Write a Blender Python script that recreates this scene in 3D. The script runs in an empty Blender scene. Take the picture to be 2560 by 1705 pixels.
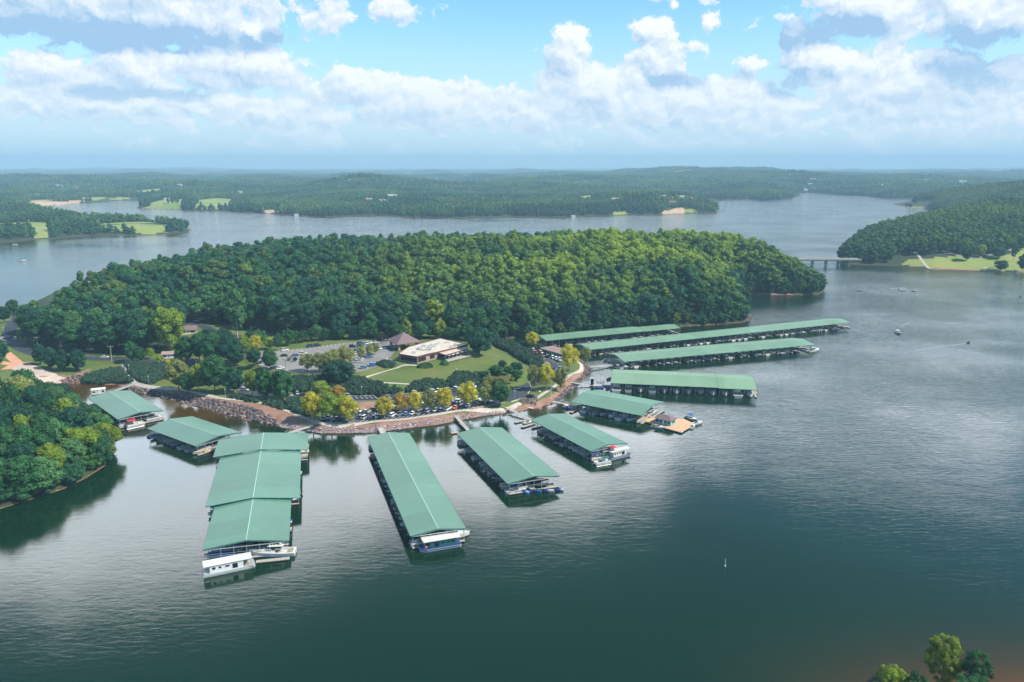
import bpy, math, random
import numpy as np
from mathutils import Vector, Matrix
R = math.radians
SC = bpy.context.scene
COL = SC.collection
random.seed(7)
RNG = np.random.default_rng(7)

# ------------------------------------------------------------------ camera
F, H = 1991.1, 120.0
T = math.atan(440.5 / F)
cam = bpy.data.cameras.new('camera'); co = bpy.data.objects.new('camera', cam); COL.objects.link(co)
cam.sensor_width = 36; cam.lens = 28.0; cam.clip_start = 1; cam.clip_end = 90000
co.location = (0, 0, H); co.rotation_euler = (R(90) - T, 0, 0)
SC.camera = co

def P(px, py, z=0.0):
    u = (px - 1280) / F; v = (852.5 - py) / F
    d = (u, math.cos(T) + v * math.sin(T), -math.sin(T) + v * math.cos(T))
    t = (z - H) / d[2]
    return Vector((d[0] * t, d[1] * t, z))

def PX(x, y, z):
    z = z - H
    dep = y * math.cos(T) - z * math.sin(T); up = y * math.sin(T) + z * math.cos(T)
    return 1280 + F * x / dep, 852.5 - F * up / dep

def AE(px, py):     # direction of a sky point: azimuth, elevation in degrees
    u = (px - 1280) / F; v = (852.5 - py) / F
    d = (u, math.cos(T) + v * math.sin(T), -math.sin(T) + v * math.cos(T))
    return math.degrees(math.atan2(d[0], d[1])), math.degrees(math.atan2(d[2], math.hypot(d[0], d[1])))

# ------------------------------------------------------------------ sun, exposure
SUN_EL, SUN_AZ = 48.0, 108.0      # azimuth from +Y, clockwise
sun = bpy.data.lights.new('sun', 'SUN'); sun.energy = 5.0; sun.angle = R(1.0); sun.color = (1.0, 0.93, 0.80)
so = bpy.data.objects.new('sun', sun); COL.objects.link(so)
sd = Vector((math.sin(R(SUN_AZ)) * math.cos(R(SUN_EL)), math.cos(R(SUN_AZ)) * math.cos(R(SUN_EL)), math.sin(R(SUN_EL))))
so.rotation_euler = sd.to_track_quat('Z', 'Y').to_euler(); so.location = (0, 0, 400)
SC.view_settings.view_transform = 'Standard'; SC.view_settings.look = 'None'
SC.view_settings.gamma = 1; SC.view_settings.exposure = 0.32; SC.view_settings.use_curve_mapping = False
cy = SC.cycles
cy.max_bounces = 6; cy.diffuse_bounces = 2; cy.glossy_bounces = 3; cy.transmission_bounces = 2
cy.volume_bounces = 1; cy.transparent_max_bounces = 6
cy.caustics_reflective = False; cy.caustics_refractive = False
cy.sample_clamp_indirect = 4
try:
    cy.use_denoising = True
except Exception: pass

# ------------------------------------------------------------------ node helper
class NT:
    def __init__(s, tree): s.t = tree
    def n(s, kind, **kw):
        nd = s.t.nodes.new(kind)
        ins = kw.pop('ins', {})
        for k, v in kw.items(): setattr(nd, k, v)
        for k, v in ins.items():
            if isinstance(v, bpy.types.NodeSocket): s.t.links.new(v, nd.inputs[k])
            else: nd.inputs[k].default_value = v
        return nd
    def m(s, op, a, b=0.0, c=0.0, clamp=False):
        return s.n('ShaderNodeMath', operation=op, use_clamp=clamp, ins={0: a, 1: b, 2: c}).outputs[0]
    def vm(s, op, a, b=(0, 0, 0), c=None):
        ins = {0: a, 1: b}
        if c is not None: ins[2] = c
        nd = s.n('ShaderNodeVectorMath', operation=op, ins=ins)
        return nd.outputs['Value'] if op in ('LENGTH', 'DOT_PRODUCT') else nd.outputs[0]
    def mr(s, v, a, b, c=0.0, d=1.0, smooth=False):
        return s.n('ShaderNodeMapRange', interpolation_type='SMOOTHSTEP' if smooth else 'LINEAR', ins={0: v, 1: a, 2: b, 3: c, 4: d}).outputs[0]
    def mix(s, f, a, b, mode='MIX'):
        nd = s.n('ShaderNodeMix', data_type='RGBA', blend_type=mode)
        for k, v in ((0, f), (6, a), (7, b)):
            if isinstance(v, bpy.types.NodeSocket): s.t.links.new(v, nd.inputs[k])
            else: nd.inputs[k].default_value = v if k == 0 else (*v[:3], 1)
        return nd.outputs[2]
    def noise(s, vec, scale, detail=3, rough=0.55, w=None, dist=0.0):
        ins = {'Scale': scale, 'Detail': detail, 'Roughness': rough, 'Distortion': dist}
        if vec is not None: ins['Vector'] = vec
        return s.n('ShaderNodeTexNoise', ins=ins).outputs[0]
    def link(s, a, b): s.t.links.new(a, b)

# ------------------------------------------------------------------ sky
world = bpy.data.worlds.new('World'); SC.world = world; world.use_nodes = True
wt = world.node_tree; wt.nodes.clear(); W = NT(wt)
try:
    world.cycles.sampling_method = 'MANUAL'; world.cycles.sample_map_resolution = 512
except Exception: pass
# (px, py, rx px, ry px, weight) of the cloud masses
CL = [(250, -10, 470, 130, 1.25), (640, 70, 95, 60, 1.0),
      (110, 165, 130, 62, 1.0), (330, 190, 150, 80, 1.05), (590, 165, 210, 55, 1.2), (280, 260, 460, 50, 1.0),
      (985, 25, 95, 48, .85), (905, 225, 140, 58, 1.2), (1080, 265, 280, 70, 1.2), (690, 285, 230, 55, .95), (1700, 265, 380, 75, 1.15),
      (1415, 135, 70, 66, 1.15), (1480, 235, 180, 90, 1.25), (1350, 290, 150, 60, 1.0), (1655, 150, 90, 78, 1.1), (1612, 80, 45, 50, .95),
      (1775, 55, 48, 30, .75), (1870, 65, 42, 40, .62), (1690, 10, 34, 22, .75), (1880, 160, 42, 28, .8),
      (1990, 95, 50, 62, 1.0), (2085, 155, 105, 60, 1.1), (2140, 25, 170, 70, 1.1), (2430, 40, 200, 95, 1.1),
      (2290, 215, 330, 120, 1.1), (1850, 290, 260, 75, 1.0), (2330, 320, 330, 55, .8)]
# masses above the frame, seen mirrored in the lake: (azimuth, elevation, ra, re, weight)
CU = [(-22, 20, 18, 7, 1.7), (-2, 18.5, 14, 6, 1.6), (24, 13.6, 20, 4.2, 1.1), (9, 16, 10, 4.2, 1.15)]
g = bpy.data.node_groups.new('cloud_field', 'ShaderNodeTree')
g.interface.new_socket('P', in_out='INPUT', socket_type='NodeSocketVector')
g.interface.new_socket('D', in_out='OUTPUT', socket_type='NodeSocketFloat')
G_ = NT(g); gi = G_.n('NodeGroupInput'); go = G_.n('NodeGroupOutput')
p = gi.outputs[0]
acc = None
BL = []
for (x, y, rx, ry, w) in CL:
    a, e = AE(x, y); BL.append((a, e, rx / 34.75, ry / 34.75, w))
BL += CU
for (a, e, ra, re, w) in BL:
    q = G_.vm('MULTIPLY_ADD', p, (1 / ra, 1 / re, 0), (-a / ra, -e / re, 0))
    l = G_.vm('LENGTH', q)
    v = G_.m('MULTIPLY_ADD', l, -w * .62, w)
    acc = v if acc is None else G_.m('SMOOTH_MAX', acc, v, .12)
sp = G_.n('ShaderNodeSeparateXYZ', ins={0: p}); el_ = sp.outputs[1]
q = G_.vm('MULTIPLY', p, (1, 1.0, 0))
n1 = G_.noise(q, .36, 8, .62)
n3 = G_.noise(G_.vm('MULTIPLY', p, (1, 1.35, 0)), .85, 6, .6)
n1m = G_.n('ShaderNodeMix', data_type='FLOAT', ins={0: G_.mr(el_, 2.5, 6.5, .75, 0), 2: n1, 3: n3}).outputs[0]
n2 = G_.noise(G_.vm('ADD', q, (40, 7, 0)), .13, 2, .5)
# scattered small clouds low over the horizon, more overhead and behind
low = G_.mr(el_, 2.0, 8.0, .74, .25, True)
high = G_.mr(el_, 42, 60, 0, .3, True)
base = G_.m('MAXIMUM', G_.m('MAXIMUM', acc, 0.0), G_.m('MULTIPLY', G_.m('ADD', low, high), G_.mr(n2, .38, .58)))
d_ = G_.m('ADD', base, G_.m('MULTIPLY', G_.m('SUBTRACT', n1m, .5), G_.mr(el_, 12.5, 16, 1.75, .8)))
G_.link(d_, go.inputs[0])
tc = W.n('ShaderNodeTexCoord').outputs['Generated']
D = W.vm('NORMALIZE', tc)
s3 = W.n('ShaderNodeSeparateXYZ', ins={0: D})
az = W.m('MULTIPLY', W.m('ARCTAN2', s3.outputs[0], s3.outputs[1]), 57.2958)
el = W.m('MULTIPLY', W.m('ARCSINE', s3.outputs[2]), 57.2958)
pv = W.n('ShaderNodeCombineXYZ', ins={0: az, 1: el, 2: 0.0}).outputs[0]
wob = W.n('ShaderNodeTexNoise', ins={'Vector': pv, 'Scale': .6, 'Detail': 6.0, 'Roughness': .6}).outputs[1]
pv2 = W.vm('ADD', pv, W.vm('MULTIPLY', W.vm('SUBTRACT', wob, (.5, .5, .5)), (2.4, 1.3, 0)))
ga = W.n('ShaderNodeGroup', node_tree=g, ins={0: pv2}).outputs[0]
gb = W.n('ShaderNodeGroup', node_tree=g, ins={0: W.vm('ADD', pv2, (.28, .5, 0))}).outputs[0]
dens = W.mr(ga, .45, .60, 0, 1, True)
lit = W.m('ADD', .62, W.m('MULTIPLY', W.m('SUBTRACT', ga, gb), 1.7), clamp=True)
dk = None
for (x, y, rx, ry) in ((260, 92, 400, 42), (2050, 78, 170, 38), (2450, 150, 130, 75), (1955, 210, 60, 42), (700, 95, 60, 30), (1690, 205, 90, 22), (240, 232, 70, 20), (440, 238, 90, 18)):
    a, e = AE(x, y); l = W.vm('LENGTH', W.vm('MULTIPLY_ADD', pv2, (34.75 / rx, 34.75 / ry, 0), (-a * 34.75 / rx, -e * 34.75 / ry, 0)))
    v = W.mr(l, .35, 1.15, .95, 0, True); dk = v if dk is None else W.m('MAXIMUM', dk, v)
lit = W.m('SUBTRACT', lit, W.m('MULTIPLY', dk, W.mr(W.noise(pv2, .5, 5, .6), .3, .7, .45, 1.25)), clamp=True)
thick = W.mr(ga, .8, 1.7, 0, 1, True)
lit = W.m('SUBTRACT', lit, W.m('MULTIPLY', thick, .22), clamp=True)
sky = W.n('ShaderNodeTexSky', sky_type='NISHITA', sun_disc=False, sun_elevation=R(SUN_EL), sun_rotation=R(SUN_AZ), altitude=200, air_density=1.0, dust_density=.4, ozone_density=1.4)
skc = W.vm('MULTIPLY', sky.outputs[0], (.098, .148, .168))
# pale air towards the horizon
hz = W.mr(el, 1, 11, .92, 0, True)
skc = W.vm('SCALE', skc, (0, 0, 0)) if False else W.mix(W.mr(el, 14, 30, 0, .6, True), skc, (.02, .05, .07))
skc = W.mix(hz, skc, (.56, .71, .79))
brt = W.m('MULTIPLY', W.mr(el, 12, 15.5, 0, 1, True), W.mr(el, 24, 31, 1, .1, True))
ccol = W.mix(lit, (.30, .48, .69), (.86, .875, .88))
ccol = W.mix(W.mr(el, .5, 7, .62, 0, True), ccol, (.70, .80, .86))
ccol = W.vm('MULTIPLY', ccol, W.n('ShaderNodeCombineXYZ', ins={0: W.m('MULTIPLY_ADD', brt, 4.0, 1), 1: W.m('MULTIPLY_ADD', brt, 3.7, 1), 2: W.m('MULTIPLY_ADD', brt, 3.55, 1)}).outputs[0])
fin = W.mix(W.m('MULTIPLY', dens, W.mr(el, .2, 2.6, .4, .97, True)), skc, ccol)
bg = W.n('ShaderNodeBackground', ins={0: W.vm('MULTIPLY', fin, (10, 10, 10)), 1: .1})
W.link(bg.outputs[0], W.n('ShaderNodeOutputWorld').inputs[0])

# ------------------------------------------------------------------ materials
MATS = {}
def mat(name, col=(.5, .5, .5), rough=.6, metal=0.0, var=0.0, vscale=1.0, bump=0.0, bscale=3.0, build=None, objcol=False, spec=.5):
    m = bpy.data.materials.new(name); m.use_nodes = True; t = m.node_tree; t.nodes.clear(); N = NT(t)
    out = N.n('ShaderNodeOutputMaterial'); b = N.n('ShaderNodeBsdfPrincipled', ins={'Roughness': rough, 'Metallic': metal, 'Specular IOR Level': spec})
    N.link(b.outputs[0], out.inputs[0])
    pos = N.n('ShaderNodeNewGeometry').outputs['Position']
    base = (*col, 1)
    c = None
    if objcol:
        c = N.n('ShaderNodeObjectInfo').outputs['Color']
    if build:
        c = build(N, b, pos, c if c is not None else base)
    elif var:
        nz = N.noise(pos, vscale, 4, .6)
        k = N.mr(nz, .3, .7, 1 - var, 1 + var)
        kk = N.n('ShaderNodeCombineXYZ', ins={0: k, 1: k, 2: k}).outputs[0]
        c = N.mix(1.0, c if c is not None else base, kk, 'MULTIPLY')
    if c is not None: N.link(c, b.inputs['Base Color'])
    else: b.inputs['Base Color'].default_value = base
    if bump:
        bp = N.n('ShaderNodeBump', ins={'Strength': bump, 'Distance': .1, 'Height': N.noise(pos, bscale, 4, .6)})
        N.link(bp.outputs[0], b.inputs['Normal'])
    MATS[name] = m
    return m

def foliage(name, instanced):
    m = bpy.data.materials.new(name); m.use_nodes = True; t = m.node_tree; t.nodes.clear(); N = NT(t)
    out = N.n('ShaderNodeOutputMaterial')
    geo = N.n('ShaderNodeNewGeometry'); pos = geo.outputs['Position']
    oi = N.n('ShaderNodeObjectInfo')
    if instanced:
        rp = N.n('ShaderNodeValToRGB', ins={0: oi.outputs['Random']}); cr = rp.color_ramp
        cr.elements[0].color = (.018, .10, .062, 1); cr.elements[1].color = (.15, .23, .025, 1)
        for p_, c_ in ((.3, (.028, .125, .058, 1)), (.55, (.042, .15, .052, 1)), (.8, (.065, .18, .048, 1)), (.93, (.095, .16, .05, 1))):
            e_ = cr.elements.new(p_); e_.color = c_
        sun_tint = N.m('MULTIPLY', N.mr(N.noise(N.vm('MULTIPLY', pos, (1, 1, 0)), .006, 2), .34, .52, 0, .85, True), N.mr(N.n('ShaderNodeSeparateXYZ', ins={0: pos}).outputs[0], -150, 60))
        sun_tint = N.m('MULTIPLY', sun_tint, N.mr(N.n('ShaderNodeSeparateXYZ', ins={0: pos}).outputs[1], 900, 1000, 1, .25))
        sun_tint = N.m('MULTIPLY', sun_tint, N.mr(N.n('ShaderNodeSeparateXYZ', ins={0: pos}).outputs[2], 16, 42))
        c = N.mix(sun_tint, rp.outputs[0], (.33, .45, .04))  # sunlight on the hill's upper right, put into the leaf colour
        fy_ = N.mr(N.n('ShaderNodeSeparateXYZ', ins={0: pos}).outputs[1], 1000, 1300)
        c = N.mix(N.m('MULTIPLY', fy_, N.mr(N.noise(N.vm('MULTIPLY', pos, (1, .7, 0)), .0045, 4, .6), .46, .6, 0, .7)), c, (.17, .26, .05))
        c = N.mix(N.m('MULTIPLY', fy_, N.mr(N.noise(N.vm('ADD', N.vm('MULTIPLY', pos, (1, .7, 0)), (900, 50, 0)), .004, 3, .6), .48, .6, 0, .7)), c, (.012, .07, .05))
    else:
        c = oi.outputs['Color']
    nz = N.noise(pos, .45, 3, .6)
    k = N.mr(nz, .3, .7, .42, 1.6)  # light and dark clumps in the leaf colour stand in for sun and shade
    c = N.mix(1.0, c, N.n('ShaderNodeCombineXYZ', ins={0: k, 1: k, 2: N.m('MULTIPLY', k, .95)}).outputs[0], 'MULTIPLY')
    d = N.n('ShaderNodeBsdfPrincipled', ins={'Base Color': c, 'Roughness': .6, 'Specular IOR Level': .25})
    tr = N.n('ShaderNodeBsdfTranslucent', ins={'Color': N.mix(1.0, c, (1.25, 1.3, .55), 'MULTIPLY')})
    mx = N.n('ShaderNodeMixShader', ins={0: .2, 1: d.outputs[0], 2: tr.outputs[0]})
    N.link(mx.outputs[0], out.inputs[0])
    MATS[name] = m
    return m
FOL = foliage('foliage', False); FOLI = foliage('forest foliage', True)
bark = mat('bark', (.12, .09, .065), .9, var=.3, vscale=2)
palebark = mat('pale bark', (.42, .38, .33), .9, var=.2, vscale=2)

def g_grass(N, b, pos, base):
    z = N.n('ShaderNodeSeparateXYZ', ins={0: pos}).outputs[2]
    a = N.noise(pos, .045, 4, .6); f = N.noise(pos, .9, 3, .6)
    st = N.n('ShaderNodeTexWave', wave_type='BANDS', bands_direction='DIAGONAL', ins={'Vector': pos, 'Scale': .11, 'Distortion': 2.5, 'Detail': 2.0}).outputs['Fac' if False else 1]
    c = N.mix(N.mr(a, .4, .62), (.072, .135, .022), (.14, .165, .035))
    c = N.mix(N.mr(f, .35, .7, 0, .45), c, (.05, .1, .018))
    c = N.mix(N.m('MULTIPLY', st, .22), c, (.17, .19, .05))
    c = N.mix(N.m('MULTIPLY', N.mr(a, .6, .7), .35), c, (.22, .16, .07))
    sh = N.m('LESS_THAN', N.m('ADD', z, N.m('MULTIPLY', f, -.8)), .55)
    return N.mix(sh, c, (.26, .13, .09))
def g_forest(N, b, pos, base):
    z = N.n('ShaderNodeSeparateXYZ', ins={0: pos}).outputs[2]
    a = N.noise(pos, .12, 4, .7)
    c = N.mix(N.mr(a, .35, .65), (.018, .038, .016), (.04, .065, .022))
    sh = N.m('LESS_THAN', z, .14)
    return N.mix(sh, c, (.20, .09, .055))
def g_field(N, b, pos, base):
    a = N.noise(pos, .008, 4, .6)
    z = N.n('ShaderNodeSeparateXYZ', ins={0: pos}).outputs[2]
    c = N.mix(N.mr(a, .4, .6), (.17, .27, .045), (.27, .31, .08))
    return N.mix(N.m('LESS_THAN', z, .6), c, (.34, .15, .09))
def g_clay(N, b, pos, base):
    a = N.noise(pos, .15, 5, .7)
    return N.mix(N.mr(a, .35, .65), (.25, .125, .09), (.34, .21, .155))
GM = [mat('lawn', rough=.95, build=g_grass, bump=.5, bscale=1.5), mat('forest floor', rough=.95, build=g_forest),
      mat('pasture', rough=.95, build=g_field), mat('red clay', rough=.95, build=g_clay, bump=.6, bscale=1.2),
      mat('pale sand', (.52, .36, .24), .95, var=.2, vscale=.05)]
def g_asph(c1, c2):
    def f(N, b, pos, base):
        a = N.noise(pos, .06, 5, .65); f_ = N.noise(pos, 1.2, 3, .6)
        c = N.mix(N.mr(a, .35, .65), c1, c2)
        return N.mix(N.mr(f_, .4, .75, 0, .35), c, tuple(x * .72 for x in c1))
    return f
dark_asph = mat('dark asphalt', rough=.85, build=g_asph((.028, .038, .055), (.05, .06, .078)))
old_asph = mat('weathered asphalt', rough=.9, build=g_asph((.20, .20, .205), (.29, .28, .275)))
conc = mat('concrete', (.50, .46, .41), .9, var=.14, vscale=.5)
ramp_c = mat('ramp concrete', (.52, .42, .37), .9, var=.16, vscale=.3)
track_c = mat('clay track', (.62, .33, .20), .95, var=.16, vscale=.3)
mulch = mat('mulch', (.20, .085, .06), .95, var=.35, vscale=1.5)
paintw = mat('road paint', (.75, .74, .7), .7, var=.1, vscale=2)

# ------------------------------------------------------------------ mesh building
class MB:
    def __init__(s): s.v = []; s.f = []; s.k = []
    def add(s, vs, fs, k=0):
        o = len(s.v); s.v += [tuple(v) for v in vs]; s.f += [tuple(i + o for i in f) for f in fs]; s.k += [k] * len(fs); return s
    def box(s, c, d, rz=0.0, k=0):
        x, y, z = d[0] / 2, d[1] / 2, d[2] / 2; ca, sa = math.cos(rz), math.sin(rz)
        vs = [(c[0] + a * x * ca - b * y * sa, c[1] + a * x * sa + b * y * ca, c[2] + e * z) for e in (-1, 1) for a, b in ((-1, -1), (1, -1), (1, 1), (-1, 1))]
        return s.add(vs, [(3, 2, 1, 0), (4, 5, 6, 7), (0, 1, 5, 4), (1, 2, 6, 5), (2, 3, 7, 6), (3, 0, 4, 7)], k)
    def bar(s, a, b, w=.1, h=None, k=0):
        a, b = Vector(a), Vector(b); h = h or w; d = (b - a).normalized()
        up = Vector((0, 0, 1)) if abs(d.z) < .95 else Vector((0, 1, 0))
        x = d.cross(up).normalized() * w / 2; y = x.cross(d).normalized() * h / 2
        vs = [q + x * i + y * j for q in (a, b) for i, j in ((-1, -1), (1, -1), (1, 1), (-1, 1))]
        return s.add(vs, [(3, 2, 1, 0), (4, 5, 6, 7), (0, 1, 5, 4), (1, 2, 6, 5), (2, 3, 7, 6), (3, 0, 4, 7)], k)
    def cyl(s, a, b, r0, r1=None, n=8, k=0, caps=True):
        a, b = Vector(a), Vector(b); r1 = r0 if r1 is None else r1; d = (b - a).normalized()
        up = Vector((0, 0, 1)) if abs(d.z) < .95 else Vector((0, 1, 0))
        x = d.cross(up).normalized(); y = x.cross(d)
        vs = [q + (x * math.cos(i * 2 * math.pi / n) + y * math.sin(i * 2 * math.pi / n)) * r for q, r in ((a, r0), (b, r1)) for i in range(n)]
        fs = [(i, (i + 1) % n, n + (i + 1) % n, n + i) for i in range(n)]
        if caps: fs += [tuple(range(n))[::-1], tuple(range(n, 2 * n))]
        return s.add(vs, fs, k)
    def prism(s, poly, z0, z1, k=0):
        n = len(poly); ar = sum(poly[i][0] * poly[(i + 1) % n][1] - poly[(i + 1) % n][0] * poly[i][1] for i in range(n))
        if ar < 0: poly = poly[::-1]
        vs = [(p[0], p[1], z0) for p in poly] + [(p[0], p[1], z1) for p in poly]
        return s.add(vs, [tuple(range(n))[::-1], tuple(range(n, 2 * n))] + [(i, (i + 1) % n, n + (i + 1) % n, n + i) for i in range(n)], k)
    def loft(s, rings, k=0, closed=True, c0=True, c1=True):
        n = len(rings[0]); vs = [p for r in rings for p in r]; fs = []
        for j in range(len(rings) - 1):
            for i in range(n if closed else n - 1):
                a = j * n + i; b = j * n + (i + 1) % n
                fs.append((a, b, b + n, a + n))
        if c0: fs.append(tuple(range(n))[::-1])
        if c1: fs.append(tuple(range((len(rings) - 1) * n, len(rings) * n)))
        return s.add(vs, fs, k)
    def build(s, name, mats, parent=None, smooth=False, loc=None):
        me = bpy.data.meshes.new(name); me.from_pydata(s.v, [], s.f)
        if not isinstance(mats, (list, tuple)): mats = [mats]
        for m in mats: me.materials.append(m)
        if len(mats) > 1: me.polygons.foreach_set('material_index', s.k)
        if smooth: me.polygons.foreach_set('use_smooth', [True] * len(me.polygons))
        me.update()
        o = bpy.data.objects.new(name, me); COL.objects.link(o)
        if parent is not None: o.parent = parent
        if loc is not None: o.location = loc
        return o

def np_mesh(name, V, Fq, mats, mi=None, smooth=False):
    me = bpy.data.meshes.new(name); V = np.asarray(V, np.float32); Fq = np.asarray(Fq, np.int32)
    me.vertices.add(len(V)); me.vertices.foreach_set('co', V.ravel())
    k = Fq.shape[1]
    me.loops.add(Fq.size); me.loops.foreach_set('vertex_index', Fq.ravel())
    me.polygons.add(len(Fq)); me.polygons.foreach_set('loop_start', np.arange(0, Fq.size, k, dtype=np.int32))
    try: me.polygons.foreach_set('loop_total', np.full(len(Fq), k, np.int32))
    except Exception: pass
    for m in mats: me.materials.append(m)
    if mi is not None: me.polygons.foreach_set('material_index', np.asarray(mi, np.int32))
    me.polygons.foreach_set('use_smooth', np.full(len(Fq), smooth))
    me.update(calc_edges=True); me.validate()
    return me

def tag(o, label=None, cat=None, group=None, kind=None):
    if label: o['label'] = label
    if cat: o['category'] = cat
    if group: o['group'] = group
    if kind: o['kind'] = kind
    return o
def empty(name, loc=(0, 0, 0), rz=0.0):
    o = bpy.data.objects.new(name, None); COL.objects.link(o); o.location = loc; o.rotation_euler = (0, 0, rz); o.empty_display_size = .5
    return o
CH = {}
def kids(o):
    if o.name not in CH: CH[o.name] = [c for c in bpy.data.objects if c.parent == o]
    return CH[o.name]
def dup(o, parent=None, color=None):
    c = o.copy(); COL.objects.link(c)
    if parent is not None: c.parent = parent
    if color is not None and c.type == 'MESH': c.color = color
    CH[c.name] = [dup(k, c, color) for k in kids(o)]
    return c
ORD = ['first', 'second', 'third', 'fourth', 'fifth', 'sixth', 'seventh', 'eighth', 'ninth', 'tenth', 'eleventh', 'twelfth', 'thirteenth', 'fourteenth', 'fifteenth', 'sixteenth', 'seventeenth', 'eighteenth', 'nineteenth']
TENS = ['', '', 'twent', 'thirt', 'fort', 'fift', 'sixt', 'sevent', 'eight', 'ninet']
def ordw(i):
    if i < 19: return ORD[i]
    n = i + 1
    if n >= 100: return 'hundredth' if n == 100 else 'hundred and ' + ordw(n - 101)
    t, u = divmod(n, 10)
    return TENS[t] + 'ieth' if u == 0 else TENS[t] + 'y-' + ORD[u - 1]

# ------------------------------------------------------------------ lake outlines (picture coordinates of the waterline, put on the water plane)
MAIN = [(-900, 1010), (-900, 800), (0, 788), (30, 784), (70, 765), (200, 735), (400, 700), (700, 668), (1000, 652), (1300, 640), (1600, 640), (1800, 655), (1950, 682), (2040, 712), (2062, 724), (2045, 737), (2000, 737), (1930, 737), (1880, 733), (1835, 738), (1850, 765), (1872, 788), (1862, 805), (1780, 812), (1700, 816), (1560, 826), (1459, 836), (1380, 842), (1330, 850), (1290, 846), (1245, 846), (1238, 851), (1255, 859), (1300, 866), (1345, 870), (1400, 872), (1424, 884), (1452, 900), (1468, 914), (1475, 922), (1467, 936), (1458, 950), (1445, 962), (1429, 971), (1411, 987), (1395, 1001), (1381, 1012), (1353, 1012), (1340, 1019), (1329, 1021), (1295, 1028), (1266, 1032), (1244, 1035), (1210, 1038), (1159, 1045), (1121, 1053), (1074, 1059), (1040, 1066), (968, 1076), (956, 1083), (944, 1083), (933, 1079), (895, 1081), (844, 1083), (805, 1082), (793, 1077), (765, 1075), (740, 1074), (700, 1067), (655, 1057), (623, 1052), (553, 1034), (502, 1017), (453, 1004), (400, 991), (340, 978), (318, 971), (293, 962), (258, 962), (231, 960), (201, 958), (163, 959), (136, 957), (100, 965), (40, 975), (-100, 985)]
NEAR = [(-900, 1330), (0, 1272), (73, 1250), (160, 1222), (213, 1196), (262, 1165), (278, 1140), (262, 1105), (215, 1066), (150, 1035), (60, 1018), (-900, 1020)]
CORNER = [(2180, 1790), (2320, 1735), (2450, 1722), (2560, 1712), (2900, 1700), (3300, 1705), (3300, 2300), (2180, 2300)]
FARW = [(-2500, 760), (-500, 632), (0, 607), (90, 599), (130, 597.5), (190, 592), (258, 588), (353, 588), (421, 585), (462, 581), (481, 574), (430, 566), (350, 562), (245, 560), (225, 553), (150, 541), (110, 530), (85, 520), (80, 516), (152, 512), (179, 508), (266, 506), (285, 502), (350, 500), (346, 508), (348, 516), (340, 521), (435, 524), (489, 525.5), (571, 528), (640, 532), (721, 537.6), (817, 543), (876, 540), (939, 537.6), (993, 539), (1001, 544), (1056, 543), (1143, 545), (1280, 541.7), (1389, 543), (1524, 539), (1568, 535), (1647, 536), (1742, 532), (1794, 531), (1799, 524), (1766, 507), (1730, 503), (1755, 499.6), (1810, 499.6), (1872, 498), (1920, 503.6), (1980, 497), (2001, 486), (1996, 479), (2029, 482), (2067, 484.6), (2110, 487), (2164, 490), (2213, 497), (2366, 495.5), (2395, 503), (2300, 507), (2230, 511), (2270, 518), (2308, 522.7), (2349, 537.6), (2349, 543), (2290, 558), (2200, 578), (2140, 603), (2108, 632), (2095, 650), (2088, 657), (2115, 660), (2192, 662.6), (2251, 664), (2327, 670.7), (2436, 674.8), (2560, 679), (4200, 735)]
HOLE = [(1055, 450.5), (1125, 450.5), (1180, 462), (1262, 467), (1258, 473), (1170, 471), (1100, 462)]
def ground(poly): return np.array([P(x, y)[:2] for x, y in poly])
gMAIN, gNEAR, gCORN, gHOLE = ground(MAIN), ground(NEAR), ground(CORNER), ground(HOLE)
fw = ground(FARW)
gFAR = np.vstack([fw, [[60000, fw[-1][1]], [60000, 60000], [-60000, 60000], [-60000, fw[0][1]]]])

def inside(poly, x, y):
    c = np.zeros(x.shape, bool); n = len(poly)
    for i in range(n):
        x0, y0 = poly[i]; x1, y1 = poly[(i + 1) % n]
        if y0 == y1: continue
        m = ((y0 > y) != (y1 > y)) & (x < (x1 - x0) * (y - y0) / (y1 - y0) + x0)
        c ^= m
    return c
def sdist(poly, x, y):
    d = np.full(x.shape, 1e18); n = len(poly)
    for i in range(n):
        x0, y0 = poly[i]; x1, y1 = poly[(i + 1) % n]
        dx, dy = x1 - x0, y1 - y0; L = dx * dx + dy * dy
        if L < 1e-9: continue
        t = np.clip(((x - x0) * dx + (y - y0) * dy) / L, 0, 1)
        d = np.minimum(d, (x - x0 - t * dx) ** 2 + (y - y0 - t * dy) ** 2)
    d = np.sqrt(d)
    return np.where(inside(poly, x, y), d, -d)

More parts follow.
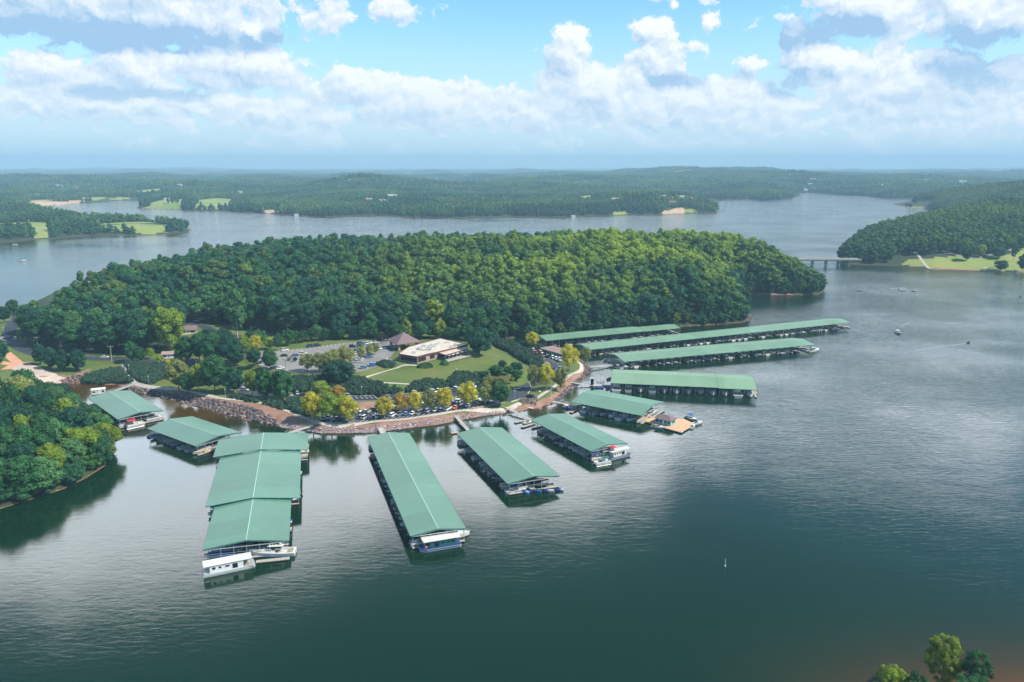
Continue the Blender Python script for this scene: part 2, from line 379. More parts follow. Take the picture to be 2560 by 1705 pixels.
# heights: (px, distance, height) for hidden ridges; (px, py, z, None) for seen ground
def ctl_px(px, py, z): q = P(px, py, z); return (q.x, q.y, z)
def ctl_d(px, d, z): return ((px - 1280) / F * (d * math.cos(T) + (H - z) * math.sin(T)), d, z)
CT = [ctl_d(*a) for a in ((40, 590, 6), (110, 575, 13), (300, 615, 21), (500, 655, 26), (800, 695, 31), (1050, 720, 33), (1280, 750, 35), (1500, 775, 36), (1745, 790, 37), (1850, 805, 28), (1930, 800, 19), (2000, 780, 10), (2040, 750, 4), (1600, 690, 26), (1300, 660, 25), (1000, 630, 23), (700, 605, 19), (400, 570, 13), (1750, 700, 20), (1900, 730, 10), (1500, 600, 10), (1300, 575, 9), (1300, 830, 20), (900, 780, 18), (500, 730, 12))]
CT += [ctl_px(*a) for a in ((45, 860, 3), (120, 905, 3.5), (20, 905, 3), (260, 895, 4), (330, 890, 4.5), (440, 850, 7), (500, 830, 9), (560, 835, 9), (420, 900, 4.5), (470, 900, 5), (600, 830, 9), (800, 830, 10), (950, 835, 10), (1150, 845, 8), (1225, 850, 3),
      (560, 900, 7), (600, 930, 6), (660, 950, 6), (640, 880, 8.3), (720, 945, 7.5), (830, 945, 7.4), (1000, 930, 9), (1100, 910, 9.4), (1180, 885, 9.4), (1230, 900, 7.5), (1290, 915, 5), (1100, 935, 7.2), (1000, 950, 6.6), (900, 955, 6.2), (1050, 962, 4.2), (1200, 930, 6), (1240, 945, 3.6), (850, 985, 3.4),
      (240, 930, 2.4), (330, 950, 2.2), (400, 960, 2.2), (500, 975, 2.4), (620, 1000, 2.4), (720, 1020, 2.4), (770, 1045, 2.5), (860, 1062, 2.4), (1020, 1046, 2.4), (1200, 1020, 2.3), (1300, 1000, 1.8), (1380, 970, 2), (1430, 930, 2), (1440, 900, 2), (1380, 890, 2.4), (1280, 870, 2.6), (1330, 880, 2.4))]
CT = np.array(CT)
LOTS = {}
def lotpoly(name, pts, z): LOTS[name] = (np.array([P(x, y, z)[:2] for x, y in pts]), z)
lotpoly('upper', [(629, 878), (692, 877), (766, 871), (872, 855), (944, 850), (994, 851), (1000, 872), (986, 887), (965, 899), (955, 914), (898, 931), (883, 929), (820, 935), (763, 934), (707, 931), (682, 925), (646, 914), (630, 892)], 8.5)
lotpoly('drive', [(866, 990), (971, 988), (1062, 982), (1125, 969), (1201, 957), (1228, 968), (1150, 991), (1080, 1000), (990, 1002), (888, 1003)], 3.2)
lotpoly('shore', [(800, 1057), (895, 1057), (967, 1051), (1080, 1041), (1142, 1029), (1227, 1013), (1262, 1006), (1250, 983), (1150, 996), (1060, 1011), (945, 1021), (935, 1024), (900, 1028), (880, 1030), (810, 1036)], 3.0)
lotpoly('west', [(716, 984), (868, 984), (868, 1004), (800, 1012), (760, 1012), (722, 1002)], 3.1)
lotpoly('small', [(585, 966), (625, 957), (645, 986), (598, 988)], 3.0)
lotpoly('link', [(1262, 983), (1322, 955), (1329, 972), (1319, 984), (1345, 994), (1334, 1003), (1307, 996), (1276, 1004), (1250, 1000)], 2.4)
lotpoly('marina', [(1270, 867), (1340, 880), (1359, 886), (1401, 906), (1412, 912), (1392, 933), (1372, 958), (1330, 966), (1322, 955), (1358, 925), (1362, 905), (1330, 892), (1290, 878)], 2.4)
lotpoly('court', [(428, 905), (470, 893), (500, 897), (480, 915), (440, 921), (420, 916)], 4.6)
lotpoly('restaurant', [(985, 905), (1045, 914), (1110, 900), (1185, 882), (1180, 862), (1100, 848), (1010, 866)], 9.0)
FARC = [ctl_d(*a) for a in ((2560, 1050, 8), (2480, 930, 5), (2330, 930, 4), (2300, 1010, 18), (2180, 960, 12), (2400, 1100, 26), (2520, 1250, 34), (2700, 1400, 46), (2450, 1500, 40), (2560, 1900, 56), (2480, 2000, 48), (2400, 1800, 30), (2350, 2000, 20), (2700, 2200, 70), (2800, 1800, 60))]
FARC = np.array(FARC)
def fbm(x, y, s, seed=0, o=4):
    v = np.zeros(x.shape); a = 1.0; r = np.random.default_rng(seed)
    for i in range(o):
        for j in range(3):
            th = r.uniform(0, 6.283); ph = r.uniform(0, 6.283); k = 2 * math.pi / s * (2 ** i) * r.uniform(.75, 1.3)
            v += a * np.sin((x * math.cos(th) + y * math.sin(th)) * k + ph) / 3
        a *= .52
    return v
# named far hills: px, distance, height above its land, half width m, half depth m
HILLS = [(908, 3500, 30, 150, 300), (1000, 3600, 13, 420, 400), (760, 3600, 7, 500, 500), (1690, 6400, 44, 420, 1000), (1480, 6600, 14, 700, 900), (1290, 6300, 22, 420, 700), (1900, 6600, 20, 600, 900), (2290, 8500, 30, 800, 1200), (2050, 8200, 10, 800, 1000), (2450, 8300, 20, 900, 1000), (405, 11000, 36, 200, 700), (200, 11500, 14, 700, 900), (1300, 12500, 44, 300, 700), (1000, 12500, 14, 500, 700), (820, 12000, 12, 400, 700), (1700, 12500, 12, 1500, 900), (2250, 13500, 12, 2000, 900), (1180, 12000, 14, 300, 700)]
_rh = random.Random(3)
HILLS += [(_rh.uniform(-50, 2650), _rh.uniform(4200, 15500), _rh.uniform(12, 34), _rh.uniform(200, 650), _rh.uniform(220, 500)) for _ in range(60)]
HILLS = [h_ if not (950 < h_[0] < 1330 and 4000 < h_[1] < 6500 and h_[2] < 25) else (h_[0], h_[1] + 3500, *h_[2:]) for h_ in HILLS]
MOUNT = [(60, 25500, 290, 2600, 1500), (-150, 25000, 330, 1800, 1500), (250, 25500, 190, 1700, 1200), (480, 26000, 90, 1500, 900)]
def idw(C, x, y, eps, pw=1.6):
    n = np.zeros(x.shape); s = np.zeros(x.shape)
    for cx, cyy, z in C:
        w = 1 / ((x - cx) ** 2 + (y - cyy) ** 2 + eps * eps) ** pw
        n += w * z; s += w
    return n / s
def height(x, y):
    x = np.atleast_1d(np.asarray(x, float)); y = np.atleast_1d(np.asarray(y, float))
    h = np.full(x.shape, -4.0)
    m = y < 960
    if m.any():
        xx, yy = x[m], y[m]
        s = sdist(gMAIN, xx, yy)
        c = idw(CT, xx, yy, 16) + fbm(xx, yy, 90, 3, 2) * np.clip(s / 60, 0, .8) * np.clip((yy - 560) / 60, 0, 1)
        hm = np.minimum(c, np.where(s > 0, .5 * s, .3 * s))
        for k, (pl, z) in LOTS.items():
            d = -sdist(pl, xx, yy)
            w = np.clip(1 - d / 6.0, 0, 1); w = w * w * (3 - 2 * w)
            hm = hm * (1 - w) + (z - .12) * w
        s2 = sdist(gNEAR, xx, yy); hn = np.where(s2 > 0, np.minimum(.4 * s2, 3 + 1.5 * (fbm(xx, yy, 60, 5, 2) + 1)), .3 * s2)
        s3 = sdist(gCORN, xx, yy); h3 = np.where(s3 > 0, np.minimum(.3 * s3, 3), .06 * s3)
        h[m] = np.maximum(np.maximum(hm, hn), np.maximum(h3, -4))
    m = y > 760
    if m.any():
        xx, yy = x[m], y[m]
        s = sdist(gFAR, xx, yy); s = np.minimum(s, -sdist(gHOLE, xx, yy))
        dd = np.hypot(xx, yy)
        c = 6 + np.clip((dd - 1500) / 3500, 0, 1) * 6 + (fbm(xx, yy, 950, 11, 4) + .55) * (3 + np.clip((dd - 1500) / 2500, 0, 1) * 13)
        we = np.clip((xx - 250) / 60, 0, 1) * np.clip((2700 - yy) / 500, 0, 1)
        c = c * (1 - we) + we * (idw(FARC, xx, yy, 60) + fbm(xx, yy, 180, 8, 2) * 2.5)
        for px, d, hh, sx, sy in HILLS:
            cx = (px - 1280) / F * d
            c = c + hh * np.exp(-((xx - cx) / sx) ** 2 - ((yy - d) / sy) ** 2)
        for px, d, hh, sx, sy in [(m_[0], m_[1] * .69, 120 + (m_[2] - 120) * .69, m_[3] * .69, 900) for m_ in MOUNT]:
            cx = (px - 1280) / F * d
            c = np.maximum(c, hh * np.exp(-((xx - cx) / sx) ** 2 - ((yy - d) / sy) ** 2))
        c = np.maximum(c, 1.2)
        hf = np.where(s > 0, np.minimum(c, .25 * s), .2 * s)
        h[m] = np.maximum(h[m], np.maximum(hf, -4))
    return h
def hz_(x, y): return float(height([x], [y])[0])
def GP(px, py):      # point of the terrain seen at a picture position
    z = 3.0
    for _ in range(14):
        q = P(px, py, z); z += .7 * (max(hz_(q.x, q.y), 0) - z)
    q = P(px, py, z); return Vector((q.x, q.y, max(hz_(q.x, q.y), 0)))

# ------------------------------------------------------------------ terrain sheet (polar grid, finer near)
ANG = np.radians(np.arange(-46, 46.01, .15))
rr = [55.0]
while rr[-1] < 18800:
    r_ = rr[-1]
    rr.append(r_ + (4 if r_ < 190 else 1.8 if r_ < 480 else 3.2 if r_ < 1000 else r_ * .0062))
RR = np.array(rr); A_, R_ = np.meshgrid(ANG, RR)
TX, TY = (np.sin(A_) * R_).ravel(), (np.cos(A_) * R_).ravel()
TH = height(TX, TY)
na, nr = len(ANG), len(RR)
i0 = (np.arange(nr - 1)[:, None] * na + np.arange(na - 1)[None, :]).ravel()
Q = np.stack([i0, i0 + 1, i0 + na + 1, i0 + na], 1)[:, ::-1]
keep = TH[Q].max(1) > -1.2
Q = Q[keep]
fx, fy, fz = TX[Q].mean(1), TY[Q].mean(1), TH[Q].mean(1)
pxx, pyy = PX(fx, fy, fz)
def zone(polys, x=None, y=None):
    x = pxx if x is None else x; y = pyy if y is None else y
    m = np.zeros(x.shape, bool)
    for p_ in polys: m |= inside(np.array(p_, float), x, y)
    return m
FOREST = [(48, 700), (48, 800), (50, 838), (62, 860), (95, 874), (150, 884), (240, 889), (330, 889), (380, 878), (420, 868), (452, 832), (470, 812), (560, 812), (610, 822), (700, 838), (850, 838), (950, 832), (1000, 834), (1090, 836), (1150, 848), (1230, 851), (1290, 845), (1330, 850), (1400, 842), (1460, 836), (1700, 817), (1870, 806), (1880, 780), (1840, 745), (1900, 732), (2090, 742), (2090, 600), (1700, 500), (600, 560)]
FIELDS = [[(-60, 562), (68, 555), (109, 555), (155, 563), (122, 568), (120, 592), (90, 597), (82, 581), (41, 573), (-60, 580)],
          [(245, 565), (340, 559), (408, 563), (421, 573), (418, 582), (367, 585), (299, 577), (255, 577)],
          [(497, 500), (540, 495), (575, 497), (588, 505), (572, 521), (520, 524), (486, 520)], [(345, 521), (400, 511), (460, 506), (455, 523), (400, 523)],
          [(187, 476), (210, 475), (232, 480), (220, 484), (192, 481)], [(84, 491), (160, 488), (165, 492), (90, 494)], [(262, 497), (310, 493), (335, 495), (300, 499)],
          [(330, 480), (400, 478), (420, 482), (370, 487), (335, 487)], [(0, 474), (45, 474), (40, 479), (0, 480)], [(250, 468), (290, 468), (290, 472), (252, 473)],
          [(975, 510), (1040, 507), (1040, 515), (985, 517)], [(1400, 500), (1470, 496), (1500, 498), (1480, 504), (1410, 504)], [(1450, 495), (1492, 495), (1495, 503), (1452, 503)],
          [(1532, 530), (1562, 529), (1570, 535), (1534, 538)], [(1712, 523), (1745, 523), (1742, 531), (1712, 531)], [(1380, 464), (1412, 463), (1412, 468), (1375, 468)], [(1790, 445), (1812, 444), (1805, 449), (1785, 449)],
          [(1215, 503), (1255, 501), (1255, 507), (1220, 507)], [(1590, 500), (1620, 499), (1620, 505), (1585, 506)],
          [(2250, 662), (2275, 648), (2400, 640), (2500, 642), (2600, 610), (2700, 640), (2700, 690), (2400, 675)], [(2262, 516), (2310, 516), (2310, 522), (2264, 520)]]
SAND = [[(72, 505), (95, 502), (150, 504), (215, 500), (215, 505), (152, 512), (100, 515), (80, 517)], [(1655, 530), (1700, 518), (1712, 522), (1712, 533), (1655, 536)], [(655, 527), (700, 522), (705, 528), (668, 535)]]
CLAY = [[(35, 908), (62, 906), (128, 934), (200, 942), (212, 958), (150, 955), (70, 940)], [(180, 938), (230, 920), (232, 924), (190, 944)],
        [(330, 958), (400, 971), (480, 981), (540, 994), (620, 1006), (700, 1020), (740, 1036), (770, 1050), (800, 1061), (880, 1064), (1000, 1051), (1140, 1034), (1260, 1024), (1340, 1004), (1385, 985), (1410, 955), (1440, 930), (1480, 900), (1500, 930), (1400, 1030), (1100, 1062), (900, 1100), (600, 1080), (300, 990)],
        [(893, 1006), (936, 1005), (940, 1021), (900, 1027)], [(1290, 985), (1330, 985), (1340, 995), (1300, 990)], [(308, 910), (320, 905), (322, 925), (312, 922)]]
dist = np.hypot(fx, fy)
mi = np.zeros(len(Q), int)
mi[dist > 900] = 1
mi[zone([FOREST]) & (dist < 1000)] = 1
mi[inside(gNEAR, fx, fy)] = 1; mi[inside(gCORN, fx, fy)] = 3
mi[zone(FIELDS) & (dist > 850)] = 2
gq = fbm(fx, fy, 420, 77, 3); sq = sdist(gFAR, fx, fy)
mi[(dist > 1700) & (dist < 8000) & (gq > .44) & (sq > 30) & (pxx < 2050)] = 2
mi[zone(SAND) & (dist > 900)] = 4
mi[zone(CLAY) & (dist < 640)] = 3
terr = bpy.data.objects.new('ground', np_mesh('ground', np.stack([TX, TY, TH], 1), Q, GM, mi, True)); COL.objects.link(terr); tag(terr, kind='structure')

# ------------------------------------------------------------------ water sheet with shallow tint attribute
wr = [40.0]
while wr[-1] < 18900: wr.append(wr[-1] * 1.02 + .2)
WR = np.array(wr); WAN = np.radians(np.arange(-60, 60.1, .5))
a_, r_ = np.meshgrid(WAN, WR); wx, wy = (np.sin(a_) * r_).ravel(), (np.cos(a_) * r_).ravel()
nwa, nwr = len(WAN), len(WR)
j0 = (np.arange(nwr - 1)[:, None] * nwa + np.arange(nwa - 1)[None, :]).ravel()
wq = np.stack([j0, j0 + 1, j0 + nwa + 1, j0 + nwa], 1)[:, ::-1]
sh = np.zeros(len(wx))
nm = wy < 700
pX, pY = PX(wx, wy, 0 * wx)
sc_ = -sdist(gCORN, wx, wy); sh = np.exp(-np.clip(sc_, 0, None) / 11) * (wy < 260) * (wx > 0)
cove = np.array([(130, 940), (330, 955), (420, 985), (560, 1040), (480, 1050), (380, 1010), (270, 985), (130, 1000)], float)
gc = np.array([P(x, y)[:2] for x, y in cove]); sh = np.maximum(sh, .75 * np.exp(-np.clip(-sdist(gc, wx, wy), 0, None) / 14) * (wy < 600))
c2 = np.array([P(x, y)[:2] for x, y in ((1340, 1012), (1385, 1012), (1360, 1030), (1330, 1026))]); sh = np.maximum(sh, .5 * np.exp(-np.clip(-sdist(c2, wx, wy), 0, None) / 5) * (wy < 600))
wme = np_mesh('lake_water', np.stack([wx, wy, 0 * wx], 1), wq, [], None, True)
at_ = wme.attributes.new('shallow', 'FLOAT', 'POINT'); at_.data.foreach_set('value', sh.astype(np.float32))
wm = bpy.data.materials.new('lake water'); wm.use_nodes = True; t = wm.node_tree; t.nodes.clear(); N = NT(t)
pos = N.n('ShaderNodeNewGeometry').outputs['Position']
shal = N.n('ShaderNodeAttribute', attribute_name='shallow').outputs['Fac']
body = N.mix(N.mr(N.noise(pos, .012, 3), .35, .65), (.0016, .020, .0055), (.0024, .024, .008))
body = N.mix(shal, body, (.095, .045, .006))
w1 = N.noise(N.vm('MULTIPLY', pos, (.55, 1.5, 1)), .42, 4, .62, dist=.6)
w2 = N.noise(N.vm('MULTIPLY', pos, (.5, 1, 1)), .09, 3, .5)
calm = N.mr(N.noise(pos, .011, 3, .55), .38, .62, .35, 1.0)
opn = N.mr(N.m('ADD', N.n('ShaderNodeSeparateXYZ', ins={0: pos}).outputs[1], N.m('MULTIPLY', N.n('ShaderNodeSeparateXYZ', ins={0: pos}).outputs[0], .9)), 300, 1300, .24, 4.2)
hgt = N.m('MULTIPLY', N.m('ADD', w1, N.m('MULTIPLY', w2, 1.2)), N.m('MULTIPLY', calm, opn))
bp = N.n('ShaderNodeBump', ins={'Strength': .55, 'Distance': .35, 'Height': hgt})
wb = N.n('ShaderNodeBsdfPrincipled', ins={'Base Color': body, 'Roughness': .1, 'IOR': 1.45, 'Specular IOR Level': .62, 'Normal': bp.outputs[0]})
N.link(wb.outputs[0], N.n('ShaderNodeOutputMaterial').inputs[0])
wme.materials.append(wm)
wo = bpy.data.objects.new('lake_water', wme); COL.objects.link(wo); tag(wo, kind='structure')

# ------------------------------------------------------------------ haze
hb = MB().prism([(-19000, -600), (19000, -600), (19000, 19500), (-19000, 19500)], -9.0, 300.0)
hm = bpy.data.materials.new('haze'); hm.use_nodes = True; t = hm.node_tree; t.nodes.clear(); N = NT(t)
pv_ = N.n('ShaderNodeVolumePrincipled', ins={'Color': (.46, .73, .97, 1), 'Density': .000125, 'Anisotropy': 0.0})
N.link(pv_.outputs[0], N.n('ShaderNodeOutputMaterial').inputs['Volume'])
ho = hb.build('haze', hm); tag(ho, kind='stuff')

# ------------------------------------------------------------------ roads, lots and paths
def sheet(name, m, poly, z, dz=.0):
    o = MB().add([(p_[0], p_[1], z + dz) for p_ in poly], [tuple(range(len(poly)))]).build(name, m)
    me = o.data
    if me.polygons[0].normal.z < 0: me.flip_normals()
    tag(o, kind='structure'); return o
def resample(pts, step):
    out = [Vector(pts[0])]
    n = len(pts)
    L = []
    for i in range(n - 1):     # catmull-rom
        p0, p1, p2, p3 = pts[max(i - 1, 0)], pts[i], pts[i + 1], pts[min(i + 2, n - 1)]
        k = max(1, int((Vector(p2) - Vector(p1)).length / step))
        for j in range(1, k + 1):
            t_ = j / k; a, b, c, d = (Vector(q_) for q_ in (p0, p1, p2, p3))
            out.append(.5 * ((2 * b) + (c - a) * t_ + (2 * a - 5 * b + 4 * c - d) * t_ ** 2 + (3 * b - a - 3 * c + d) * t_ ** 3))
    return out
def ribbon(name, m, px_pts, w, dz=.1, step=3.0, nx=4, world=False):
    pts = [Vector(p_[:2]) for p_ in px_pts] if world else [Vector(GP(*p_)[:2]) for p_ in px_pts]
    pts = resample(pts, step); n = len(pts); V = []; 
    for i in range(n):
        d = (pts[min(i + 1, n - 1)] - pts[max(i - 1, 0)]).normalized(); s_ = Vector((-d.y, d.x))
        for j in range(nx + 1):
            q_ = pts[i] + s_ * w * (j / nx - .5); V.append((q_.x, q_.y))
    V = np.array(V); z = np.maximum(height(V[:, 0], V[:, 1]), .05) + dz
    k = nx + 1; fs = [(i * k + j, (i + 1) * k + j, (i + 1) * k + j + 1, i * k + j + 1) for i in range(n - 1) for j in range(nx)]
    o = MB().add([(V[i, 0], V[i, 1], z[i]) for i in range(len(V))], fs).build(name, m, smooth=True)
    if o.data.polygons[0].normal.z < 0: o.data.flip_normals()
    tag(o, kind='structure'); return o
LM = {'upper': old_asph}
for k_, (pl, z) in LOTS.items():
    if k_ == 'restaurant': continue
    sheet('parking_lot', LM.get(k_, dark_asph), pl, z, {'drive': .004, 'west': .008, 'marina': .004}.get(k_, 0))
ribbon('road', dark_asph, [(48, 780), (32, 808), (22, 832), (30, 852), (58, 872), (98, 886), (150, 893), (225, 896), (290, 897), (340, 900), (400, 908), (440, 915)], 8.5)
ribbon('road', dark_asph, [(470, 905), (520, 925), (560, 945), (600, 968), (650, 984), (740, 993)], 7.5, .11)
ribbon('road', dark_asph, [(448, 802), (480, 806), (515, 818), (545, 832), (620, 846), (640, 850)], 6.5)
ribbon('road', old_asph, [(-40, 850), (0, 846), (22, 838)], 5, .12)
for pts in ([(14, 882), (30, 895), (48, 910)], [(-20, 902), (10, 908), (35, 912)], [(14, 924), (30, 915), (44, 909), (60, 908), (76, 908)]):
    ribbon('clay_track', track_c, pts, 5.5, .1)
ribbon('boat_ramp', ramp_c, [(40, 912), (78, 926), (120, 944), (148, 960)], 12, .1, nx=8)
rp_ = [P(1276, 1004.5, 2.3), P(1307, 995, 2.3), P(1354, 1011, .1), P(1330, 1023, .1)]
o = MB().add([tuple(p_ + Vector((0, 0, .18))) for p_ in rp_], [(0, 3, 2, 1)]).build('boat_ramp', conc)
if o.data.polygons[0].normal.z < 0: o.data.flip_normals()
tag(o, kind='structure')
for pts, w in (([(308, 908), (318, 930), (334, 955), (360, 965), (400, 970), (464, 977), (532, 991), (561, 997), (612, 1002), (676, 1013), (718, 1027), (761, 1045), (785, 1054), (818, 1061), (856, 1064), (888, 1061), (939, 1054), (1020, 1047), (1080, 1038), (1142, 1028), (1261, 1020), (1300, 1007)], 2.4),
               ([(1340, 997), (1376, 974), (1397, 957), (1414, 947), (1427, 937), (1450, 928), (1454, 917), (1447, 905), (1425, 896)], 2.2),
               ([(1042, 914), (1004, 915), (965, 928), (902, 949), (908, 952), (949, 957), (1036, 962)], 1.8),
               ([(2262, 646), (2290, 652), (2330, 662), (2380, 669), (2560, 671), (2700, 674)], 3.0)):
    ribbon('path', conc, pts, w, .13, 2.0, 3)
ribbon('road', old_asph, [(2150, 648), (2270, 645), (2400, 641), (2460, 640), (2560, 622)], 8, .25, 8)
# painted bay lines
ln = MB()
def bay(p0, p1, z, n, ang, L=4.8):
    a, b = P(*p0, z), P(*p1, z); d = (b - a)
    for i in range(n):
        q_ = a + d * (i / max(1, n - 1)); v = Vector((math.cos(ang), math.sin(ang), 0)) * L; s_ = Vector((-math.sin(ang), math.cos(ang), 0)) * .09
        ln.add([q_ - s_, q_ + v - s_, q_ + v + s_, q_ + s_], [(0, 1, 2, 3)])
for p0, p1, z, n, ang, L in (((876, 991), (971, 989.5), 3.2, 9, R(-62), 5.2), ((985, 989), (1062, 984), 3.2, 8, R(-60), 5.2), ((1068, 982), (1196, 960), 3.2, 15, R(-60), 5.2),
                             ((812, 1056), (895, 1055.5), 3.0, 8, R(62), 5.2), ((900, 1055), (1085, 1039.5), 3.0, 16, R(66), 5.2), ((1095, 1037.5), (1222, 1013), 3.0, 12, R(70), 5.2),
                             ((738, 989), (790, 989), 3.1, 5, R(-70), 5), ((590, 971), (625, 962), 3.0, 4, R(-50), 5),
                             ((1362, 888), (1398, 905), 2.4, 9, R(-110), 5), ((1366, 925), (1372, 956), 2.4, 8, R(10), 5),
                             ((700, 877), (860, 857), 8.5, 16, R(-80), 5), ((700, 929), (880, 927), 8.5, 18, R(80), 5), ((780, 905), (900, 898), 8.5, 14, R(80), 5)):
    bay(p0, p1, z + .02, n, ang, L)
lo = ln.build('parking_lines', paintw); tag(lo, kind='structure')
kb = MB()
for nm, seg in (('drive', (0, 5)), ('drive', (6, 10)), ('shore', (0, 6)), ('link', (1, 5)), ('marina', (9, 13))):
    pl, z = LOTS[nm]
    for i in range(*seg):
        a, b = pl[i % len(pl)], pl[(i + 1) % len(pl)]
        kb.bar((*a, z + .03), (*b, z + .03), .25, .26)
tag(kb.build('kerb', conc), kind='structure')

# ------------------------------------------------------------------ trees
def ico(sub=1):
    import bmesh
    bm = bmesh.new(); bmesh.ops.create_icosphere(bm, subdivisions=sub, radius=1)
    v = np.array([p_.co[:] for p_ in bm.verts]); f = np.array([[q_.index for q_ in f_.verts] for f_ in bm.faces]); bm.free(); return v, f
ICO1, ICO2 = ico(1), ico(2)
def crown_mesh(name, seed, m, nl=14, leaves=1100, ls=.85, R0=5.5, z0=5.0, z1=18.0, top=.9, core=.8, shape='round', lr=(.24, .46)):
    r = np.random.default_rng(seed); C = []; Rl = []
    Hc = z1 - z0
    for i in range(nl):
        t_ = (i + .5) / nl; a = i * 2.399 + r.uniform(-.4, .4)
        if shape == 'cone': pf = (1 - t_) * .95 + .05
        elif shape == 'open': pf = math.sin(math.pi * (.1 + .8 * t_)) ** .5
        else: pf = math.sin(math.pi * (.12 + .76 * t_)) ** .75
        rl = R0 * r.uniform(*lr) * (1 if shape != 'cone' else (.5 + .6 * (1 - t_)))
        rad = max(0, pf * R0 - rl * .8) * r.uniform(.7, 1.08)
        if i == nl - 1: rad *= .2
        C.append((math.cos(a) * rad, math.sin(a) * rad, z0 + Hc * (.1 + .82 * t_) + r.uniform(-.05, .05) * Hc)); Rl.append(rl)
    C.append((0, 0, z0 + Hc * .5)); Rl.append(R0 * .5)
    C = np.array(C); Rl = np.array(Rl)
    w = Rl ** 2; w /= w.sum()
    k = int(leaves * 1.5); li = r.choice(len(Rl), k, p=w)
    d = r.normal(size=(k, 3)); d /= np.linalg.norm(d, axis=1)[:, None]
    d[:, 2] = np.where(d[:, 2] < -.35, -d[:, 2], d[:, 2])
    pos = C[li] + d * (Rl[li] * r.uniform(.82, 1.12, k))[:, None]
    dm = np.linalg.norm(pos[:, None, :] - C[None], axis=2) / Rl[None]; dm[np.arange(k), li] = 9
    ok = dm.min(1) > .78; pos, d = pos[ok][:leaves], d[ok][:leaves]; k = len(pos)
    nrm = d + r.normal(size=(k, 3)) * .5; nrm /= np.linalg.norm(nrm, axis=1)[:, None]
    tg = np.cross(nrm, r.normal(size=(k, 3))); tg /= np.linalg.norm(tg, axis=1)[:, None]; bt = np.cross(nrm, tg)
    s_ = ls * r.uniform(.45, 1.15, (k, 4, 1)) * .7
    q_ = np.stack([pos + tg * s_[:, 0], pos + bt * s_[:, 1] * .8, pos - tg * s_[:, 2], pos - bt * s_[:, 3] * .8], 1)
    V = q_.reshape(-1, 3); Fq = np.arange(4 * k).reshape(k, 4)
    tris = np.concatenate([Fq[:, [0, 1, 2]], Fq[:, [0, 2, 3]]])
    Vs = [V]; Fs = [tris]; o_ = len(V)
    iv, if_ = ICO1
    for c_, rl in zip(C, Rl):
        vv = iv * (1 + r.normal(size=(len(iv), 1)) * .1) * rl * core + c_
        Vs.append(vv); Fs.append(if_ + o_); o_ += len(vv)
    me = np_mesh(name, np.vstack(Vs), np.vstack(Fs), [m]); return me
def trunk_mesh(name, z1, r0, spread, m, seed=0, base=-.6):
    r = random.Random(seed); b = MB()
    b.cyl((0, 0, base), (.1, .05, z1 * .45), r0, r0 * .7, 7); b.cyl((.1, .05, z1 * .45), (0, .1, z1), r0 * .7, r0 * .18, 6)
    for i in range(5):
        a = i * 1.35 + r.random(); z = z1 * (.38 + .09 * i); l = spread * r.uniform(.7, 1)
        b.cyl((.05, .05, z), (math.cos(a) * l, math.sin(a) * l, z + l * .8), r0 * .34, r0 * .1, 5)
    o = b.build(name, m); me = o.data; bpy.data.objects.remove(o); return me
KINDS = {}
def kind(nm, crowns, trunk): KINDS[nm] = (crowns, trunk)
T1 = trunk_mesh('trunk', 14, .38, 3.6, bark, 1); T2 = trunk_mesh('trunk', 10, .26, 3.2, bark, 2); T3 = trunk_mesh('trunk', 14, .26, 2.0, palebark, 3); T4 = trunk_mesh('trunk', 16, .3, 1.4, palebark, 4)
kind('forest', [crown_mesh('crown', 10 + i, FOL, 15, 1300, .82, 5.6 + .3 * i, 4.5, 18.5) for i in range(4)], T1)
kind('tall', [crown_mesh('crown', 30 + i, FOL, 18, 1400, .8, 4.6, 4.5, 21, shape='open') for i in range(2)], T4)
kind('near', [crown_mesh('crown', 50 + i, FOL, 20, 4200, .5, 5.4, 2.5, 14.5) for i in range(4)], T2)
kind('round', [crown_mesh('crown', 70 + i, FOL, 22, 2600, .5, 5.0, 1.6, 12, core=.88) for i in range(3)], T2)
kind('airy', [crown_mesh('crown', 90 + i, FOL, 18, 2800, .42, 5.0, 2.4, 12, core=.6, shape='open') for i in range(4)], T3)
kind('sparse', [crown_mesh('crown', 110, FOL, 12, 420, .4, 5.0, 4.6, 12, core=.2, shape='open')], T3)
kind('pine', [crown_mesh('crown', 120, FOL, 20, 1300, .6, 3.6, 8, 21, shape='cone')], T4)
kind('close', [crown_mesh('crown', 130 + i, FOL, 58, 15000, .27, 5.2, 3, 17, core=.6, lr=(.12, .26)) for i in range(2)], T1)
protoC = bpy.data.collections.new('forest kinds'); protoF = bpy.data.collections.new('far kinds'); protoS = bpy.data.collections.new('shrub kinds'); protoR = bpy.data.collections.new('rock kinds')
for i in range(5):
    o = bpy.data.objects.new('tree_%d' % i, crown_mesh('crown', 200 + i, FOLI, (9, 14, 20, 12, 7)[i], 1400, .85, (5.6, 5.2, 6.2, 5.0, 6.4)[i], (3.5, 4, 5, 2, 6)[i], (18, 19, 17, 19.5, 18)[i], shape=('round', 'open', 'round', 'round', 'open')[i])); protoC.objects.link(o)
for i in range(4):
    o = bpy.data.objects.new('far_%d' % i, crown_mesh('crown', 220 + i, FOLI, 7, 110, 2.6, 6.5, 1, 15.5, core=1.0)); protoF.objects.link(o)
FOLS = foliage('shrub foliage', False)
SHB = mat('juniper', rough=.8, build=lambda N, b, pos, c: N.mix(N.mr(N.noise(pos, .35, 4, .6), .3, .7), (.014, .055, .032), (.045, .115, .06)))
for i in range(3):
    o = bpy.data.objects.new('shrub_%d' % i, crown_mesh('crown', 240 + i, SHB, 8, 420, .5, 1.9, -.3, 1.9)); protoS.objects.link(o)
